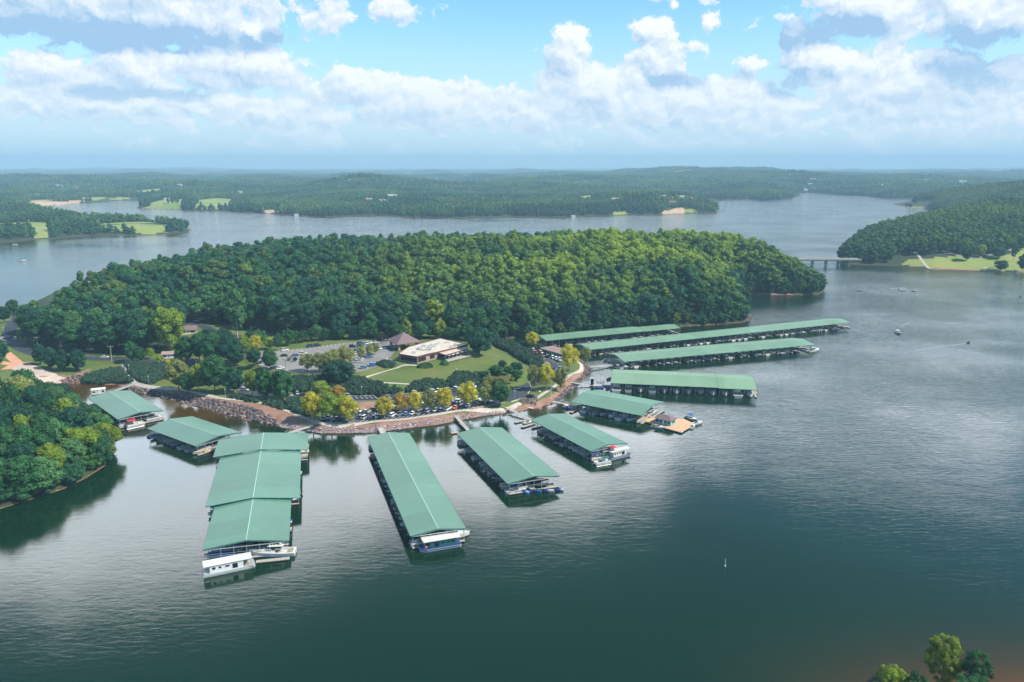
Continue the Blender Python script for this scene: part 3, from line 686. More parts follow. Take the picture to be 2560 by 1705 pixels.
def rock_mesh(seed, m):
    r = np.random.default_rng(seed); v, f = ICO1; v = v * r.uniform(.65, 1.2, (len(v), 1)) * np.array([1, .8, .6]); return np_mesh('rock', v, f, [m])
def g_rock(N, b, pos, base):
    rnd = N.n('ShaderNodeObjectInfo').outputs['Random']
    rp = N.n('ShaderNodeValToRGB', ins={0: rnd}); e = rp.color_ramp.elements
    e[0].color = (.05, .048, .06, 1); e[1].color = (.42, .30, .27, 1)
    for p_, c_ in ((.45, (.10, .09, .105, 1)), (.75, (.2, .17, .18, 1)), (.9, (.33, .22, .19, 1))): q_ = e.new(p_); q_.color = c_
    return N.mix(N.mr(N.noise(pos, 2.5, 3), .3, .7, 0, .5), rp.outputs[0], (.12, .09, .085))
RK = mat('rock', rough=.95, build=g_rock)
for i in range(4):
    o = bpy.data.objects.new('rock_%d' % i, rock_mesh(300 + i, RK)); protoR.objects.link(o)

protoG = bpy.data.collections.new('gravel kinds')
def g_gravel(N, b, pos, base):
    rp = N.n('ShaderNodeValToRGB', ins={0: N.n('ShaderNodeObjectInfo').outputs['Random']}); e = rp.color_ramp.elements
    e[0].color = (.2, .17, .21, 1); e[1].color = (.62, .52, .52, 1); q_ = e.new(.5); q_.color = (.36, .30, .34, 1); return rp.outputs[0]
GK = mat('gravel stones', rough=.95, build=g_gravel)
for i in range(3):
    o = bpy.data.objects.new('stone_%d' % i, rock_mesh(330 + i, GK)); protoG.objects.link(o)
_ng = {}
def scatter(name, pts, scl, rot, idx, coll, label=None, cat=None):
    if coll.name not in _ng:
        ng = bpy.data.node_groups.new('scatter ' + coll.name, 'GeometryNodeTree')
        ng.interface.new_socket('Geometry', in_out='INPUT', socket_type='NodeSocketGeometry'); ng.interface.new_socket('Geometry', in_out='OUTPUT', socket_type='NodeSocketGeometry')
        n = ng.nodes; gi = n.new('NodeGroupInput'); go = n.new('NodeGroupOutput'); ip = n.new('GeometryNodeInstanceOnPoints'); ci = n.new('GeometryNodeCollectionInfo')
        ci.inputs['Collection'].default_value = coll; ci.inputs['Separate Children'].default_value = True; ci.inputs['Reset Children'].default_value = True
        ip.inputs['Pick Instance'].default_value = True
        def attr(nm, ty):
            a = n.new('GeometryNodeInputNamedAttribute'); a.data_type = ty; a.inputs[0].default_value = nm
            return [s for s in a.outputs if s.enabled and s.name == 'Attribute'][0]
        L = ng.links.new
        L(gi.outputs[0], ip.inputs['Points']); L(ci.outputs[0], ip.inputs['Instance']); L(attr('idx', 'INT'), ip.inputs['Instance Index'])
        er = n.new('FunctionNodeEulerToRotation'); L(attr('rot', 'FLOAT_VECTOR'), er.inputs[0]); L(er.outputs[0], ip.inputs['Rotation'])
        L(attr('scl', 'FLOAT_VECTOR'), ip.inputs['Scale']); L(ip.outputs[0], go.inputs[0]); _ng[coll.name] = ng
    me = bpy.data.meshes.new(name); k = len(pts); me.vertices.add(k); me.vertices.foreach_set('co', np.asarray(pts, np.float32).ravel())
    for nm, ty, ar in (('scl', 'FLOAT_VECTOR', scl), ('rot', 'FLOAT_VECTOR', rot)):
        a = me.attributes.new(nm, ty, 'POINT'); a.data.foreach_set('vector', np.asarray(ar, np.float32).ravel())
    a = me.attributes.new('idx', 'INT', 'POINT'); a.data.foreach_set('value', np.asarray(idx, np.int32))
    o = bpy.data.objects.new(name, me); COL.objects.link(o)
    md = o.modifiers.new('scatter', 'NODES'); md.node_group = _ng[coll.name]
    tag(o, label, cat, kind='stuff'); return o
def jgrid(x0, x1, y0, y1, s, seed):
    r = np.random.default_rng(seed); gx, gy = np.meshgrid(np.arange(x0, x1, s), np.arange(y0, y1, s * .88))
    gx = gx + (np.arange(gx.shape[0]) % 2)[:, None] * s / 2
    x = gx.ravel() + r.uniform(-.38, .38, gx.size) * s; y = gy.ravel() + r.uniform(-.38, .38, gx.size) * s
    return x, y
def vis(x, y, marg=60):
    return np.abs(x) < y * .69 + marg

TG = dict(dg=(.016, .085, .05), g=(.032, .125, .042), lg=(.075, .20, .07), yg=(.2, .29, .03), y=(.48, .43, .03), ol=(.22, .25, .08), org=(.40, .25, .035), br=(.13, .10, .05), rd=(.06, .045, .04), pine=(.05, .085, .045))
CW = dict(dg='dark green', g='green', lg='pale green', yg='yellow-green', y='yellow', ol='olive green', org='orange-yellow', br='thin brownish', rd='dark reddish', pine='grey-green')
NTREE = [0]
def tree(kd, x, y, z, Rw, Ht, c, label, group, jit=.12):
    crowns, tm = KINDS[kd]; cm = crowns[NTREE[0] % len(crowns)]; NTREE[0] += 1
    zmax = max(v.co.z for v in cm.vertices[:400]); rmax = 5.4
    root = empty('tree', (x, y, z), random.uniform(0, 6.28))
    sx = Rw / rmax; sz = Ht / max(zmax, 8)
    root.scale = (sx, sx, sz)
    cr = bpy.data.objects.new('crown', cm); COL.objects.link(cr); cr.parent = root
    k = random.uniform(1 - jit, 1 + jit); a = TG[c]; cr.color = (a[0] * k, a[1] * k * random.uniform(.95, 1.05), a[2] * k, 1)
    tk = bpy.data.objects.new('trunk', tm); COL.objects.link(tk); tk.parent = root
    tag(root, label, 'tree', group)
    return root
def px_tree(kd, px, py, w, h, c, label, group, ks=1.2, kh=1.16):
    q = GP(px, py); dep = q.y * math.cos(T) + (H - q.z) * math.sin(T); k = dep / F
    return tree(kd, q.x, q.y, q.z, w * k / 2 * ks, h * k * kh, c, label, group)

# --- the wooded hill on the point: the biggest-showing trees are single, the rest one wood
x, y = jgrid(-330, 340, 470, 960, 11.0, 41)
s = sdist(gMAIN, x, y); m = s > 2.5; x, y, s = x[m], y[m], s[m]; z = height(x, y); a, b = PX(x, y, z)
m = zone([FOREST], a, b) & (b > 560); x, y, z, a, b = x[m], y[m], z[m], a[m], b[m]
# distance (in pixels) to the lower forest line decides who is single
edge = np.array(FOREST[1:29], float)
dn = np.full(x.shape, 1e9)
for i in range(len(edge) - 1):
    (x0, y0), (x1, y1) = edge[i], edge[i + 1]; dx, dy = x1 - x0, y1 - y0; t_ = np.clip(((a - x0) * dx + (b - y0) * dy) / (dx * dx + dy * dy), 0, 1)
    dn = np.minimum(dn, np.hypot(a - x0 - t_ * dx, b - y0 - t_ * dy))
front = np.argsort(dn)[:98]; isf = np.zeros(len(x), bool); isf[front] = True
order = front[np.argsort(a[front])]
for n_, i in enumerate(order):
    lower = .78 if a[i] > 1850 else 1
    kd = 'tall' if n_ % 4 == 1 else 'forest'; rr_ = RNG.random()
    c = 'yg' if (rr_ > .93 or (1180 < a[i] < 1450 and rr_ > .9)) else 'lg' if rr_ > .84 else 'g' if rr_ > .4 else 'dg'
    zone_ = 'behind the left road' if a[i] < 430 else 'behind the car park' if a[i] < 1000 else 'behind the restaurant' if a[i] < 1235 else 'behind the green roofs' if a[i] < 1700 else 'by the lake'
    tree(kd, x[i], y[i], z[i], RNG.uniform(5.4, 8.6), RNG.uniform(16, 25) * lower, c, '%s tree, %s from the left on the wood edge %s' % (CW[c], ordw(n_), zone_), 'trees along the front edge of the wooded point')
r = RNG; k = (~isf); n_ = k.sum()
hs = r.uniform(.78, 1.3, n_) * np.where(r.random(n_) < .1, 1.1, 1) * np.clip(1.02 - (a[k] - 1850) / 700 * (a[k] > 1850), .7, 1.1); ws = r.uniform(.85, 1.35, n_) * np.where(r.random(n_) < .35, 1.4, 1.05)
scatter('forest', np.stack([x[k], y[k], z[k] - .8], 1), np.stack([ws, ws, hs], 1), np.stack([0 * ws, 0 * ws, r.uniform(0, 6.28, n_)], 1), r.integers(0, 5, n_), protoC, 'dense mixed green broadleaf wood covering the hill of the long point', 'forest')
x, y = jgrid(-330, 340, 440, 960, 4.6, 42)
s = sdist(gMAIN, x, y); m = (s > .4) & (s < 11); x, y, s = x[m], y[m], s[m]; z = height(x, y); a, b = PX(x, y, z)
m = (zone([FOREST], a, b) | ((a > 1600) & (a < 2060) & (b < 815) & (b > 725))) & (a > 1225); x, y, z = x[m], y[m], z[m]; n_ = len(x); ws = r.uniform(.4, .75, n_)
scatter('forest', np.stack([x, y, z - .6], 1), np.stack([ws, ws, r.uniform(.28, .6, n_)], 1), np.stack([0 * ws, 0 * ws, r.uniform(0, 6.28, n_)], 1), r.integers(0, 5, n_), protoC, 'low dark growth along the water under the wooded point', 'forest')
x, y = jgrid(-330, -95, 225, 410, 3.6, 44); s = sdist(gNEAR, x, y); m = (s > -.2) & (s < 7) & vis(x, y); x, y = x[m], y[m]; z = height(x, y); n_ = len(x); ws = r.uniform(.4, .7, n_)
scatter('forest', np.stack([x, y, z - 1.2], 1), np.stack([ws, ws, r.uniform(.3, .5, n_)], 1), np.stack([0 * ws, 0 * ws, r.uniform(0, 6.28, n_)], 1), r.integers(0, 5, n_), protoC, 'low dark growth at the waterline of the nearest left shore', 'forest')
# --- right-hand point
x, y = jgrid(240, 1500, 830, 2600, 9.5, 43)
m = vis(x, y) & (sdist(gFAR, x, y) > 4); x, y = x[m], y[m]; z = height(x, y); a, b = PX(x, y, z)
m = (a > 2060) & ~zone(FIELDS[-2:], a, b) & ~((b > 636) & (b < 652) & (a > 2240)) & ~zone([[(2225, 500), (2345, 500), (2320, 525), (2225, 520)]], a, b)
x, y, z, a = x[m], y[m], z[m], a[m]; n_ = len(x); ws = r.uniform(.85, 1.35, n_)
scatter('forest', np.stack([x, y, z - 1], 1), np.stack([ws, ws, r.uniform(.75, 1.15, n_)], 1), np.stack([0 * ws, 0 * ws, r.uniform(0, 6.28, n_)], 1), r.integers(0, 5, n_), protoC, 'dense green wood on the point beyond the bridge', 'forest')
# --- far shores
for nm, y0, y1, sp, sc0, lb in (('forest', 1100, 3300, 11.5, 1.0, 'hazy green wood on the near side of the far shore'), ('forest', 3300, 7000, 20, 1.55, 'hazy blue-green wood on the distant low hills')):
    X0 = y1 * .69 + 80
    x, y = jgrid(-X0, X0, y0, y1, sp, int(y0))
    m = vis(x, y, 80); x, y = x[m], y[m]; s = np.minimum(sdist(gFAR, x, y), -sdist(gHOLE, x, y)); m = s > 5; x, y, s = x[m], y[m], s[m]
    z = height(x, y); a, b = PX(x, y, z)
    gapn = fbm(x, y, 420, 77, 3)
    m = ~zone(FIELDS + SAND, a, b) & ~((a > 2050) & (y < 2600)) & ((gapn < .44) | (s < 30)) & ~((a < 350) & (y > 1700) & (gapn > .25)) & ~((a < 300) & (b > 555) & (s < 9) & (RNG.random(len(x)) > .35))
    x, y, z = x[m], y[m], z[m]; n_ = len(x); ws = r.uniform(.75, 1.2, n_) * sc0
    scatter(nm, np.stack([x, y, z - 1], 1), np.stack([ws, ws, r.uniform(.65, 1.2, n_) * (1 + (sc0 - 1) * .5)], 1), np.stack([0 * ws, 0 * ws, r.uniform(0, 6.28, n_)], 1), r.integers(0, 4, n_), protoF, lb, 'forest')

# --- near-left shore trees (crowns seen close), every tree single
gx, gy = jgrid(-330, -95, 225, 410, 9.0, 61)
s = sdist(gNEAR, gx, gy); m = (s > .4) & (gx > -gy * .70 - 4) ; gx, gy, s = gx[m], gy[m], s[m]; gz = height(gx, gy)
hN = np.where(s < 12, 14.0, 18.5) * RNG.uniform(.82, 1.18, len(gx))
ga_, gb_ = PX(gx, gy, gz + hN * .6)
cls = RNG.choice(['dg', 'g', 'g', 'lg', 'yg', 'dg', 'ol', 'yg'], len(gx), p=[.26, .2, .2, .1, .12, .06, .04, .02])
for n_, i in enumerate(np.argsort(gb_)):
    row = 'in the upper part' if gb_[i] < 1000 else 'in the middle' if gb_[i] < 1110 else 'at the waterside end'
    tree('near', gx[i], gy[i], gz[i], RNG.uniform(5.2, 8.0), hN[i], cls[i], '%s tree %s of the near left clump, %s counting downwards' % (CW[cls[i]], row, ordw(n_)), 'trees of the clump on the nearest left shore', .2)
dq = P(214, 1120, 3)
b = MB(); b.cyl((0, 0, -1), (0, 0, 7), .22, .12, 6)
for i in range(9):
    a = i * 2.2; z = 4.5 + i * .55; l = 3.2 - i * .15; b.cyl((0, 0, z), (math.cos(a) * l * .6, math.sin(a) * l * .6, z + 1.2), .1, .06, 5); b.cyl((math.cos(a) * l * .6, math.sin(a) * l * .6, z + 1.2), (math.cos(a + .3) * l, math.sin(a + .3) * l, z + 2.4), .06, .03, 4)
b.cyl((0, 0, 7), (.4, .2, 11.5), .12, .04, 5)
o = b.build('bare_tree', palebark, loc=(dq.x, dq.y, 7.5)); tag(o, 'bare grey dead tree among the leafy clump on the near left shore', 'tree')
# --- bottom right corner trees, close to the camera
for (px, py, dd_, w, c, lb) in ((2362, 1655, 0, 4.6, 'yg', 'tall yellow-green tree rising above the brown shallows in the corner'), (2442, 1682, 0, 3.6, 'g', 'dark green tree right beside the tall yellow-green corner tree'),
                            (2228, 1706, 0, 4.4, 'yg', 'pale yellow-green treetop at the very bottom edge, left of the tall tree'), (2420, 1760, 0, 4.6, 'g', 'green tree low in the corner in front of the tall yellow-green one'), (2290, 1745, 0, 3.4, 'g', 'small green treetop at the bottom edge between the two yellow-green trees')):
    q = P(px, py, 9.0); zz = max(hz_(q.x, q.y), .2)
    tree('close', q.x, q.y, zz, w, (15.5 if px == 2362 else 12.5), c, lb, None)

# --- planted trees around the car parks: (px, py of the foot, width, height, kind, colour) in picture units
PT = {'beside the left boat ramp': [(101, 912, 32, 46, 'round', 'dg'), (129, 922, 36, 49, 'round', 'dg'), (159, 928, 38, 49, 'round', 'dg'), (197, 928, 38, 49, 'round', 'dg')],
 'on the grass at the left picture edge': [(11, 807, 30, 36, 'near', 'dg'), (34, 788, 26, 34, 'near', 'g'), (4, 905, 34, 46, 'near', 'dg'), (-8, 920, 30, 40, 'near', 'g')],
 'by the left road behind the gangway': [(174, 862, 56, 70, 'near', 'lg'), (329, 907, 30, 49, 'near', 'g'), (351, 907, 27, 36, 'near', 'g'), (375, 897, 20, 24, 'airy', 'yg'), (400, 913, 19, 24, 'airy', 'yg'), (420, 915, 14, 14, 'airy', 'y'), (446, 910, 20, 26, 'airy', 'lg'), (427, 878, 66, 95, 'near', 'yg'), (356, 872, 44, 60, 'near', 'g')],
 'in the grove left of the upper car park': [(595, 862, 52, 118, 'tall', 'lg'), (467, 908, 46, 60, 'near', 'g'), (500, 906, 50, 65, 'near', 'g'), (533, 912, 56, 72, 'near', 'g'), (573, 910, 54, 68, 'near', 'dg'), (612, 893, 42, 48, 'airy', 'yg'), (640, 880, 30, 38, 'airy', 'y'), (560, 870, 40, 44, 'near', 'dg'), (520, 868, 40, 40, 'near', 'dg'), (628, 868, 34, 36, 'near', 'dg'), (590, 915, 40, 44, 'near', 'dg')],
 'in the clump above the dark boulders': [(448, 978, 48, 72, 'near', 'ol'), (497, 980, 40, 60, 'airy', 'yg'), (538, 985, 62, 88, 'near', 'g'), (585, 985, 50, 60, 'near', 'dg'), (515, 962, 44, 52, 'near', 'g'), (470, 985, 36, 48, 'near', 'g')],
 'by the small lower car park': [(631, 990, 32, 58, 'near', 'yg'), (663, 998, 46, 68, 'round', 'g'), (708, 1003, 54, 70, 'round', 'g')],
 'at the west end of the upper car park': [(636, 915, 32, 40, 'near', 'dg'), (676, 925, 36, 46, 'near', 'g'), (650, 868, 36, 36, 'airy', 'lg'), (674, 874, 28, 28, 'airy', 'yg'), (697, 876, 24, 38, 'airy', 'g'), (722, 864, 34, 34, 'airy', 'g'), (742, 858, 20, 28, 'airy', 'g')],
 'on the bank behind the upper car park': [(759, 856, 24, 26, 'airy', 'g'), (774, 854, 24, 28, 'airy', 'dg'), (793, 852, 30, 34, 'airy', 'lg'), (814, 851, 26, 28, 'airy', 'g'), (831, 848, 20, 22, 'airy', 'g'), (853, 845, 52, 54, 'round', 'dg'), (851, 849, 26, 26, 'near', 'g'), (884, 848, 26, 30, 'near', 'dg'), (907, 848, 24, 36, 'near', 'g'), (925, 842, 48, 52, 'round', 'g'), (936, 847, 22, 26, 'near', 'g'), (970, 840, 50, 48, 'near', 'dg')],
 'in front of the upper car park': [(769, 930, 42, 42, 'airy', 'ol'), (797, 932, 42, 44, 'airy', 'ol'), (826, 931, 42, 44, 'airy', 'ol'), (862, 922, 58, 50, 'airy', 'ol'), (838, 915, 34, 38, 'airy', 'ol'), (852, 957, 80, 50, 'round', 'dg')],
 'on the islands in the upper car park': [(904, 899, 22, 30, 'airy', 'ol'), (925, 893, 24, 30, 'airy', 'ol'), (939, 887, 20, 26, 'airy', 'ol'), (957, 868, 28, 18, 'sparse', 'rd'), (738, 904, 12, 10, 'airy', 'rd'), (724, 902, 12, 9, 'airy', 'ol'), (954, 852, 26, 14, 'near', 'rd')],
 'behind the flat-roofed restaurant': [(990, 846, 46, 34, 'near', 'g'), (1016, 836, 28, 34, 'round', 'yg'), (1026, 848, 22, 22, 'airy', 'yg'), (1050, 848, 38, 40, 'near', 'g'), (1074, 846, 36, 40, 'near', 'dg'), (1098, 847, 38, 38, 'airy', 'yg'), (1124, 848, 30, 26, 'near', 'g'), (1146, 848, 28, 24, 'near', 'g'), (1170, 852, 34, 36, 'near', 'g')],
 'at the east end of the restaurant': [(1199, 888, 68, 62, 'round', 'dg')],
 'on the slope below the lawn': [(1240, 939, 44, 28, 'round', 'g'), (1256, 922, 24, 24, 'near', 'dg'), (1272, 938, 30, 26, 'near', 'g'), (1290, 930, 40, 26, 'near', 'dg'), (1226, 962, 46, 24, 'airy', 'ol'), (1256, 964, 46, 26, 'airy', 'ol'), (1290, 950, 40, 28, 'near', 'g'), (1215, 948, 26, 22, 'near', 'g'), (1272, 958, 34, 24, 'airy', 'ol')],
 'between the two lower parking rows': [(803, 994, 44, 38, 'near', 'yg'), (846, 1004, 40, 36, 'airy', 'org'), (961, 1047, 42, 50, 'airy', 'y'), (1004, 1034, 40, 46, 'airy', 'org'), (1038, 1032, 40, 48, 'airy', 'y'), (1076, 1030, 42, 48, 'airy', 'ol'), (1112, 1027, 42, 52, 'airy', 'y'), (1170, 1018, 50, 56, 'airy', 'y'), (1214, 1014, 42, 54, 'airy', 'ol'), (1250, 1016, 44, 54, 'near', 'g'), (922, 1050, 22, 32, 'sparse', 'br')],
 'at the west end of the shore path': [(782, 1052, 50, 66, 'airy', 'y'), (828, 1056, 58, 66, 'airy', 'yg'), (872, 1058, 50, 60, 'airy', 'y'), (806, 1046, 40, 56, 'airy', 'yg'), (858, 1042, 40, 50, 'near', 'yg')],
 'on the grass spit beside the boat ramp': [(1335, 975, 36, 56, 'airy', 'ol'), (1366, 976, 40, 60, 'airy', 'y'), (1400, 981, 34, 56, 'airy', 'ol')],
 'by the marina shop': [(1424, 928, 46, 58, 'airy', 'y'), (1463, 910, 32, 38, 'airy', 'ol'), (1330, 870, 32, 36, 'airy', 'y')],
 'on the park lawn across the bridge': [(2110, 645, 18, 24, 'near', 'g'), (2297, 646, 18, 52, 'pine', 'pine'), (2309, 646, 16, 44, 'pine', 'pine'), (2395, 645, 16, 34, 'near', 'g'), (2416, 652, 32, 38, 'round', 'dg'), (2450, 643, 32, 34, 'near', 'yg'), (2495, 646, 40, 30, 'near', 'g'), (2534, 654, 24, 46, 'tall', 'g'), (2502, 672, 34, 28, 'near', 'g'), (2557, 672, 30, 48, 'near', 'dg'), (2470, 640, 24, 26, 'near', 'dg'), (2360, 643, 20, 22, 'near', 'dg')]}
for place, L_ in PT.items():
    L2 = sorted(L_, key=lambda q_: q_[0])
    for i, (a, b_, w, h, kd, c) in enumerate(L2):
        lb = '%s tree %s, %s' % (CW[c], place, 'the only one' if len(L2) == 1 else ordw(i) + ' from the left')
        px_tree(kd, a, b_, w, h, c, lb, 'trees ' + place, *((.95, .95) if 'lawn' in place else (1.2, 1.16)))
# little cedars standing apart at the tip and on the far spit
for a, b_, w, h, c, lb in ((2035, 737, 20, 34, 'g', 'pointed green tree on the outermost tip of the wooded point'), (2052, 732, 16, 28, 'g', 'smaller pointed tree at the water on the very tip of the point'), (2286, 515, 14, 18, 'dg', 'lone dark tree on the low sandy spit far across the lake'), (2266, 516, 6, 7, 'dg', 'tiny bush-like tree left of the lone dark tree on the spit'), (2275, 520, 10, 10, 'dg', 'low round tree in front of the lone dark tree on the spit')):
    px_tree('near', a, b_, w, h, c, lb, None)

# ------------------------------------------------------------------ low juniper banks, hedges, rocks
def fill(polys, sp, seed, src=MAIN, zs=2.5):
    P_ = np.array([tuple(p_) for q_ in polys for p_ in q_], float)
    xs = [GP(*p_) for q_ in polys for p_ in q_]
    x0, x1 = min(p_.x for p_ in xs) - 4, max(p_.x for p_ in xs) + 4; y0, y1 = min(p_.y for p_ in xs) - 4, max(p_.y for p_ in xs) + 4
    x, y = jgrid(x0, x1, y0, y1, sp, seed); z = height(x, y); a, b = PX(x, y, np.maximum(z, 0)); m = zone(polys, a, b)
    return x[m], y[m], z[m]
def shrubs(polys, label, sc=1.0, hz=1.0, seed=1, sp=1.5):
    x, y, z = fill(polys, sp, seed); n_ = len(x); w = r.uniform(.75, 1.35, n_) * sc
    scatter('shrubbery', np.stack([x, y, z], 1), np.stack([w, w, r.uniform(.6, 1.3, n_) * sc * hz], 1), np.stack([r.uniform(-.2, .2, n_), r.uniform(-.2, .2, n_), r.uniform(0, 6.28, n_)], 1), r.integers(0, 3, n_), protoS, label, 'shrubbery')
shrubs([[(204, 958), (217, 943), (272, 927), (305, 927), (330, 955), (290, 960), (245, 960)]], 'dark juniper bank at the water left of the long gangway', seed=2)
shrubs([[(328, 929), (315, 910), (342, 908), (419, 921), (424, 937), (380, 960), (353, 956), (337, 945)]], 'dark juniper bank right of the gangway path', seed=3)
shrubs([[(731, 948), (814, 946), (902, 951), (966, 969), (1003, 978), (991, 985), (870, 987), (800, 975), (740, 984), (725, 965)]], 'long dark juniper bank under the upper car park', seed=4, hz=1.15)
shrubs([[(1012, 976), (1055, 955), (1112, 957), (1118, 970), (1082, 976), (1023, 981)]], 'dark juniper bank below the point of the lawn path', seed=5, hz=1.15)
shrubs([[(1120, 955), (1140, 940), (1203, 937), (1216, 950), (1199, 960), (1150, 966), (1127, 968)]], 'dark juniper bank below the right side of the lawn', seed=6, hz=1.15)
shrubs([[(1232, 855), (1274, 861), (1306, 878), (1336, 895), (1353, 907), (1353, 918), (1336, 920), (1306, 903), (1274, 882), (1242, 868)]], 'curved dark hedge round the east end of the lawn', seed=7, hz=1.5)
shrubs([[(1285, 860), (1332, 866), (1361, 870), (1361, 875), (1327, 872), (1302, 868)]], 'dark hedge along the back of the marina parking', seed=8)
shrubs([[(718, 1006), (740, 1000), (768, 1015), (772, 1040), (752, 1038), (722, 1022)], [(565, 990), (612, 994), (640, 1003), (700, 1013), (712, 1024), (660, 1008), (600, 1000)]], 'juniper ground cover above the shore path', seed=9)
shrubs([[(625, 802), (708, 823), (803, 830), (633, 832)]], 'bright undergrowth at the foot of the wood behind the trees', seed=10, sc=1.5, sp=2.4)
shrubs([[(947, 912), (955, 906), (985, 908), (984, 919), (960, 921)]], 'clipped dark bushes beside the restaurant entrance patio', seed=12, sc=.9)
for nm, px, py, sx, sy, sz, lb in (('bush', 1062, 918, 9.5, 3.6, 3.0, 'large clipped oval bush in front of the restaurant corner'), ('bush', 1111, 912, 4.8, 3.6, 3.2, 'smaller clipped round bush below the umbrella terrace')):
    q = GP(px, py); rn = np.random.default_rng(px); v, f = ICO2; k = 2600
    d = rn.normal(size=(k, 3)); d /= np.linalg.norm(d, axis=1)[:, None]; d[:, 2] = abs(d[:, 2]); p0 = d * np.array([sx / 2, sy / 2, sz]) * rn.uniform(.95, 1.05, (k, 1))
    tg = np.cross(d + rn.normal(size=(k, 3)) * .4, rn.normal(size=(k, 3))); tg /= np.linalg.norm(tg, axis=1)[:, None]; bt = np.cross(d, tg)
    Vq = np.stack([p0 + tg * .22, p0 + bt * .2, p0 - tg * .22], 1).reshape(-1, 3)
    me = np_mesh('bush', np.vstack([Vq, v * np.array([sx / 2, sy / 2, sz]) * .97]), np.vstack([np.arange(3 * k).reshape(k, 3), f + 3 * k]), [FOL])
    o = bpy.data.objects.new('bush', me); COL.objects.link(o); o.location = (q.x, q.y, q.z - .2); o.rotation_euler = (0, 0, .35); o.color = (.045, .14, .05, 1); tag(o, lb, 'bush')
def rocks(polys, label, sp, s0, seed, coll=None):
    x, y, z = fill(polys, sp, seed); n_ = len(x); w = r.uniform(.5, 1.5, n_) * s0
    scatter('rocks', np.stack([x, y, np.maximum(z, -.1) + .12], 1), np.stack([w, w, w * r.uniform(.7, 1.1, n_)], 1), r.uniform(-.6, .6, (n_, 3)) + np.stack([0 * w, 0 * w, r.uniform(0, 6, n_)], 1), r.integers(0, 3, n_), coll or protoR, label, 'rocks')
rocks([[(318, 962), (345, 968), (420, 982), (480, 992), (540, 1001), (610, 1012), (660, 1030), (692, 1052), (700, 1064), (655, 1058), (553, 1036), (502, 1019), (453, 1006), (400, 993), (340, 980), (316, 972)]], 'loose dark boulders of the breakwater below the shore path', 1.15, .95, 21)
rocks([[(690, 1056), (740, 1062), (800, 1068), (880, 1070), (950, 1064), (1030, 1056), (1074, 1050), (1120, 1044), (1160, 1036), (1240, 1028), (1265, 1030), (1210, 1039), (1121, 1054), (1040, 1067), (968, 1077), (940, 1081), (895, 1082), (805, 1083), (700, 1068)]], 'purplish gravel and small stones on the shore bank', .55, .42, 22, protoG)
rocks([[(1462, 905), (1470, 913), (1477, 922), (1468, 937), (1447, 963), (1413, 988), (1395, 1002), (1380, 1010), (1388, 994), (1405, 978), (1430, 958), (1448, 944), (1462, 928), (1462, 918)]], 'pinkish boulders along the east shore by the gangways', .95, .75, 23)
rocks([[(185, 938), (205, 938), (212, 956), (160, 960), (150, 952)], [(1852, 790), (1876, 788), (1884, 797), (1862, 804)], [(1296, 1000), (1330, 985), (1345, 996), (1340, 1014), (1300, 1004)]], 'scattered reddish rocks at the ramps and the wooded tip', 1.0, .7, 24)

# ------------------------------------------------------------------ boats
def pmat(name, col, rough=.35, **k): return mat(name, col, rough, **k)
gel = mat('boat gelcoat', rough=.25, objcol=True, build=lambda N, b, pos, c: N.mix(N.mr(N.noise(pos, .8, 3), .4, .8, 0, .12), c, (.45, .45, .42)))
deckw = pmat('boat deck', (.66, .66, .64), .5, var=.06, vscale=3); tan = pmat('boat seats', (.42, .33, .24), .7, var=.2, vscale=4)
glassd = pmat('dark glass', (.015, .02, .028), .08); alum = pmat('aluminium', (.55, .56, .58), .35, metal=.7)
cvs = {k: pmat(k + ' canvas', c, .85, var=.12, vscale=2) for k, c in dict(blue=(.03, .10, .34), navy=(.018, .03, .09), white=(.7, .7, .68), red=(.55, .03, .05), green=(.02, .17, .12), tan=(.45, .37, .27), black=(.02, .02, .022), lime=(.25, .75, .08)).items()}
wood = pmat('dock boards', (.42, .31, .22), .85, var=.25, vscale=1.2); tanw = pmat('sun bleached decking', (.62, .40, .24), .85, var=.16, vscale=.9)
blackp = pmat('black plastic', (.02, .02, .022), .5); rubber = pmat('rubber', (.02, .02, .02), .8)

def hull_pts(L, B, Z=.9, fl=1.0):
    S = [(0, .93, .80), (.25, 1, .84), (.5, 1, .92), (.68, .9, 1.0), (.82, .66, 1.1), (.92, .36, 1.2), (.975, .13, 1.27), (1, .015, 1.3)]
    return [(-L / 2 + s * L, B / 2 * w, Z * z, s) for s, w, z in S]
def make_hull(root, L, B, Z=.9, m=None):
    rings = []
    for x, hw, z, s in hull_pts(L, B, Z):
        kz = -.35 + max(0, s - .6) * 1.6; x2 = x - max(0, s - .8) * L * .12
        rings.append([(x, hw, z), (x2, hw * .84, .05 + max(0, s - .6) * .9), (x2, 0, kz * .8), (x2, -hw * .84, .05 + max(0, s - .6) * .9), (x, -hw, z)])
    b = MB().loft(rings, closed=False, c0=True, c1=False)
    return b.build('hull', m or gel, root)
def make_deck(root, L, B, Z, c0=.06, c1=.5, crown=.22, floor=.15):
    rings = []
    for s, w, z in [(0, .93, .80), (c0, .95, .81), (c0 + .01, .96, .81), (.25, 1, .84), (c1, 1, .92), (c1 + .015, 1, .93), (.68, .9, 1.0), (.82, .66, 1.1), (.92, .36, 1.2), (.975, .13, 1.27), (1, .015, 1.3)]:
        x = -L / 2 + s * L; hw = B / 2 * w; z *= Z; inr = hw * .8
        tub = c0 + .005 < s <= c1 + .001
        zi = floor if tub else z + (.03 if s < c0 + .01 else crown * (1 - max(0, s - .6) * 1.8))
        rings.append([(x, hw + .03, z + .01), (x, inr, z + .04), (x, inr * .96, zi), (x, -inr * .96, zi), (x, -inr, z + .04), (x, -hw - .03, z + .01)])
    return MB().loft(rings, closed=False, c0=False, c1=False).build('deck', deckw, root)
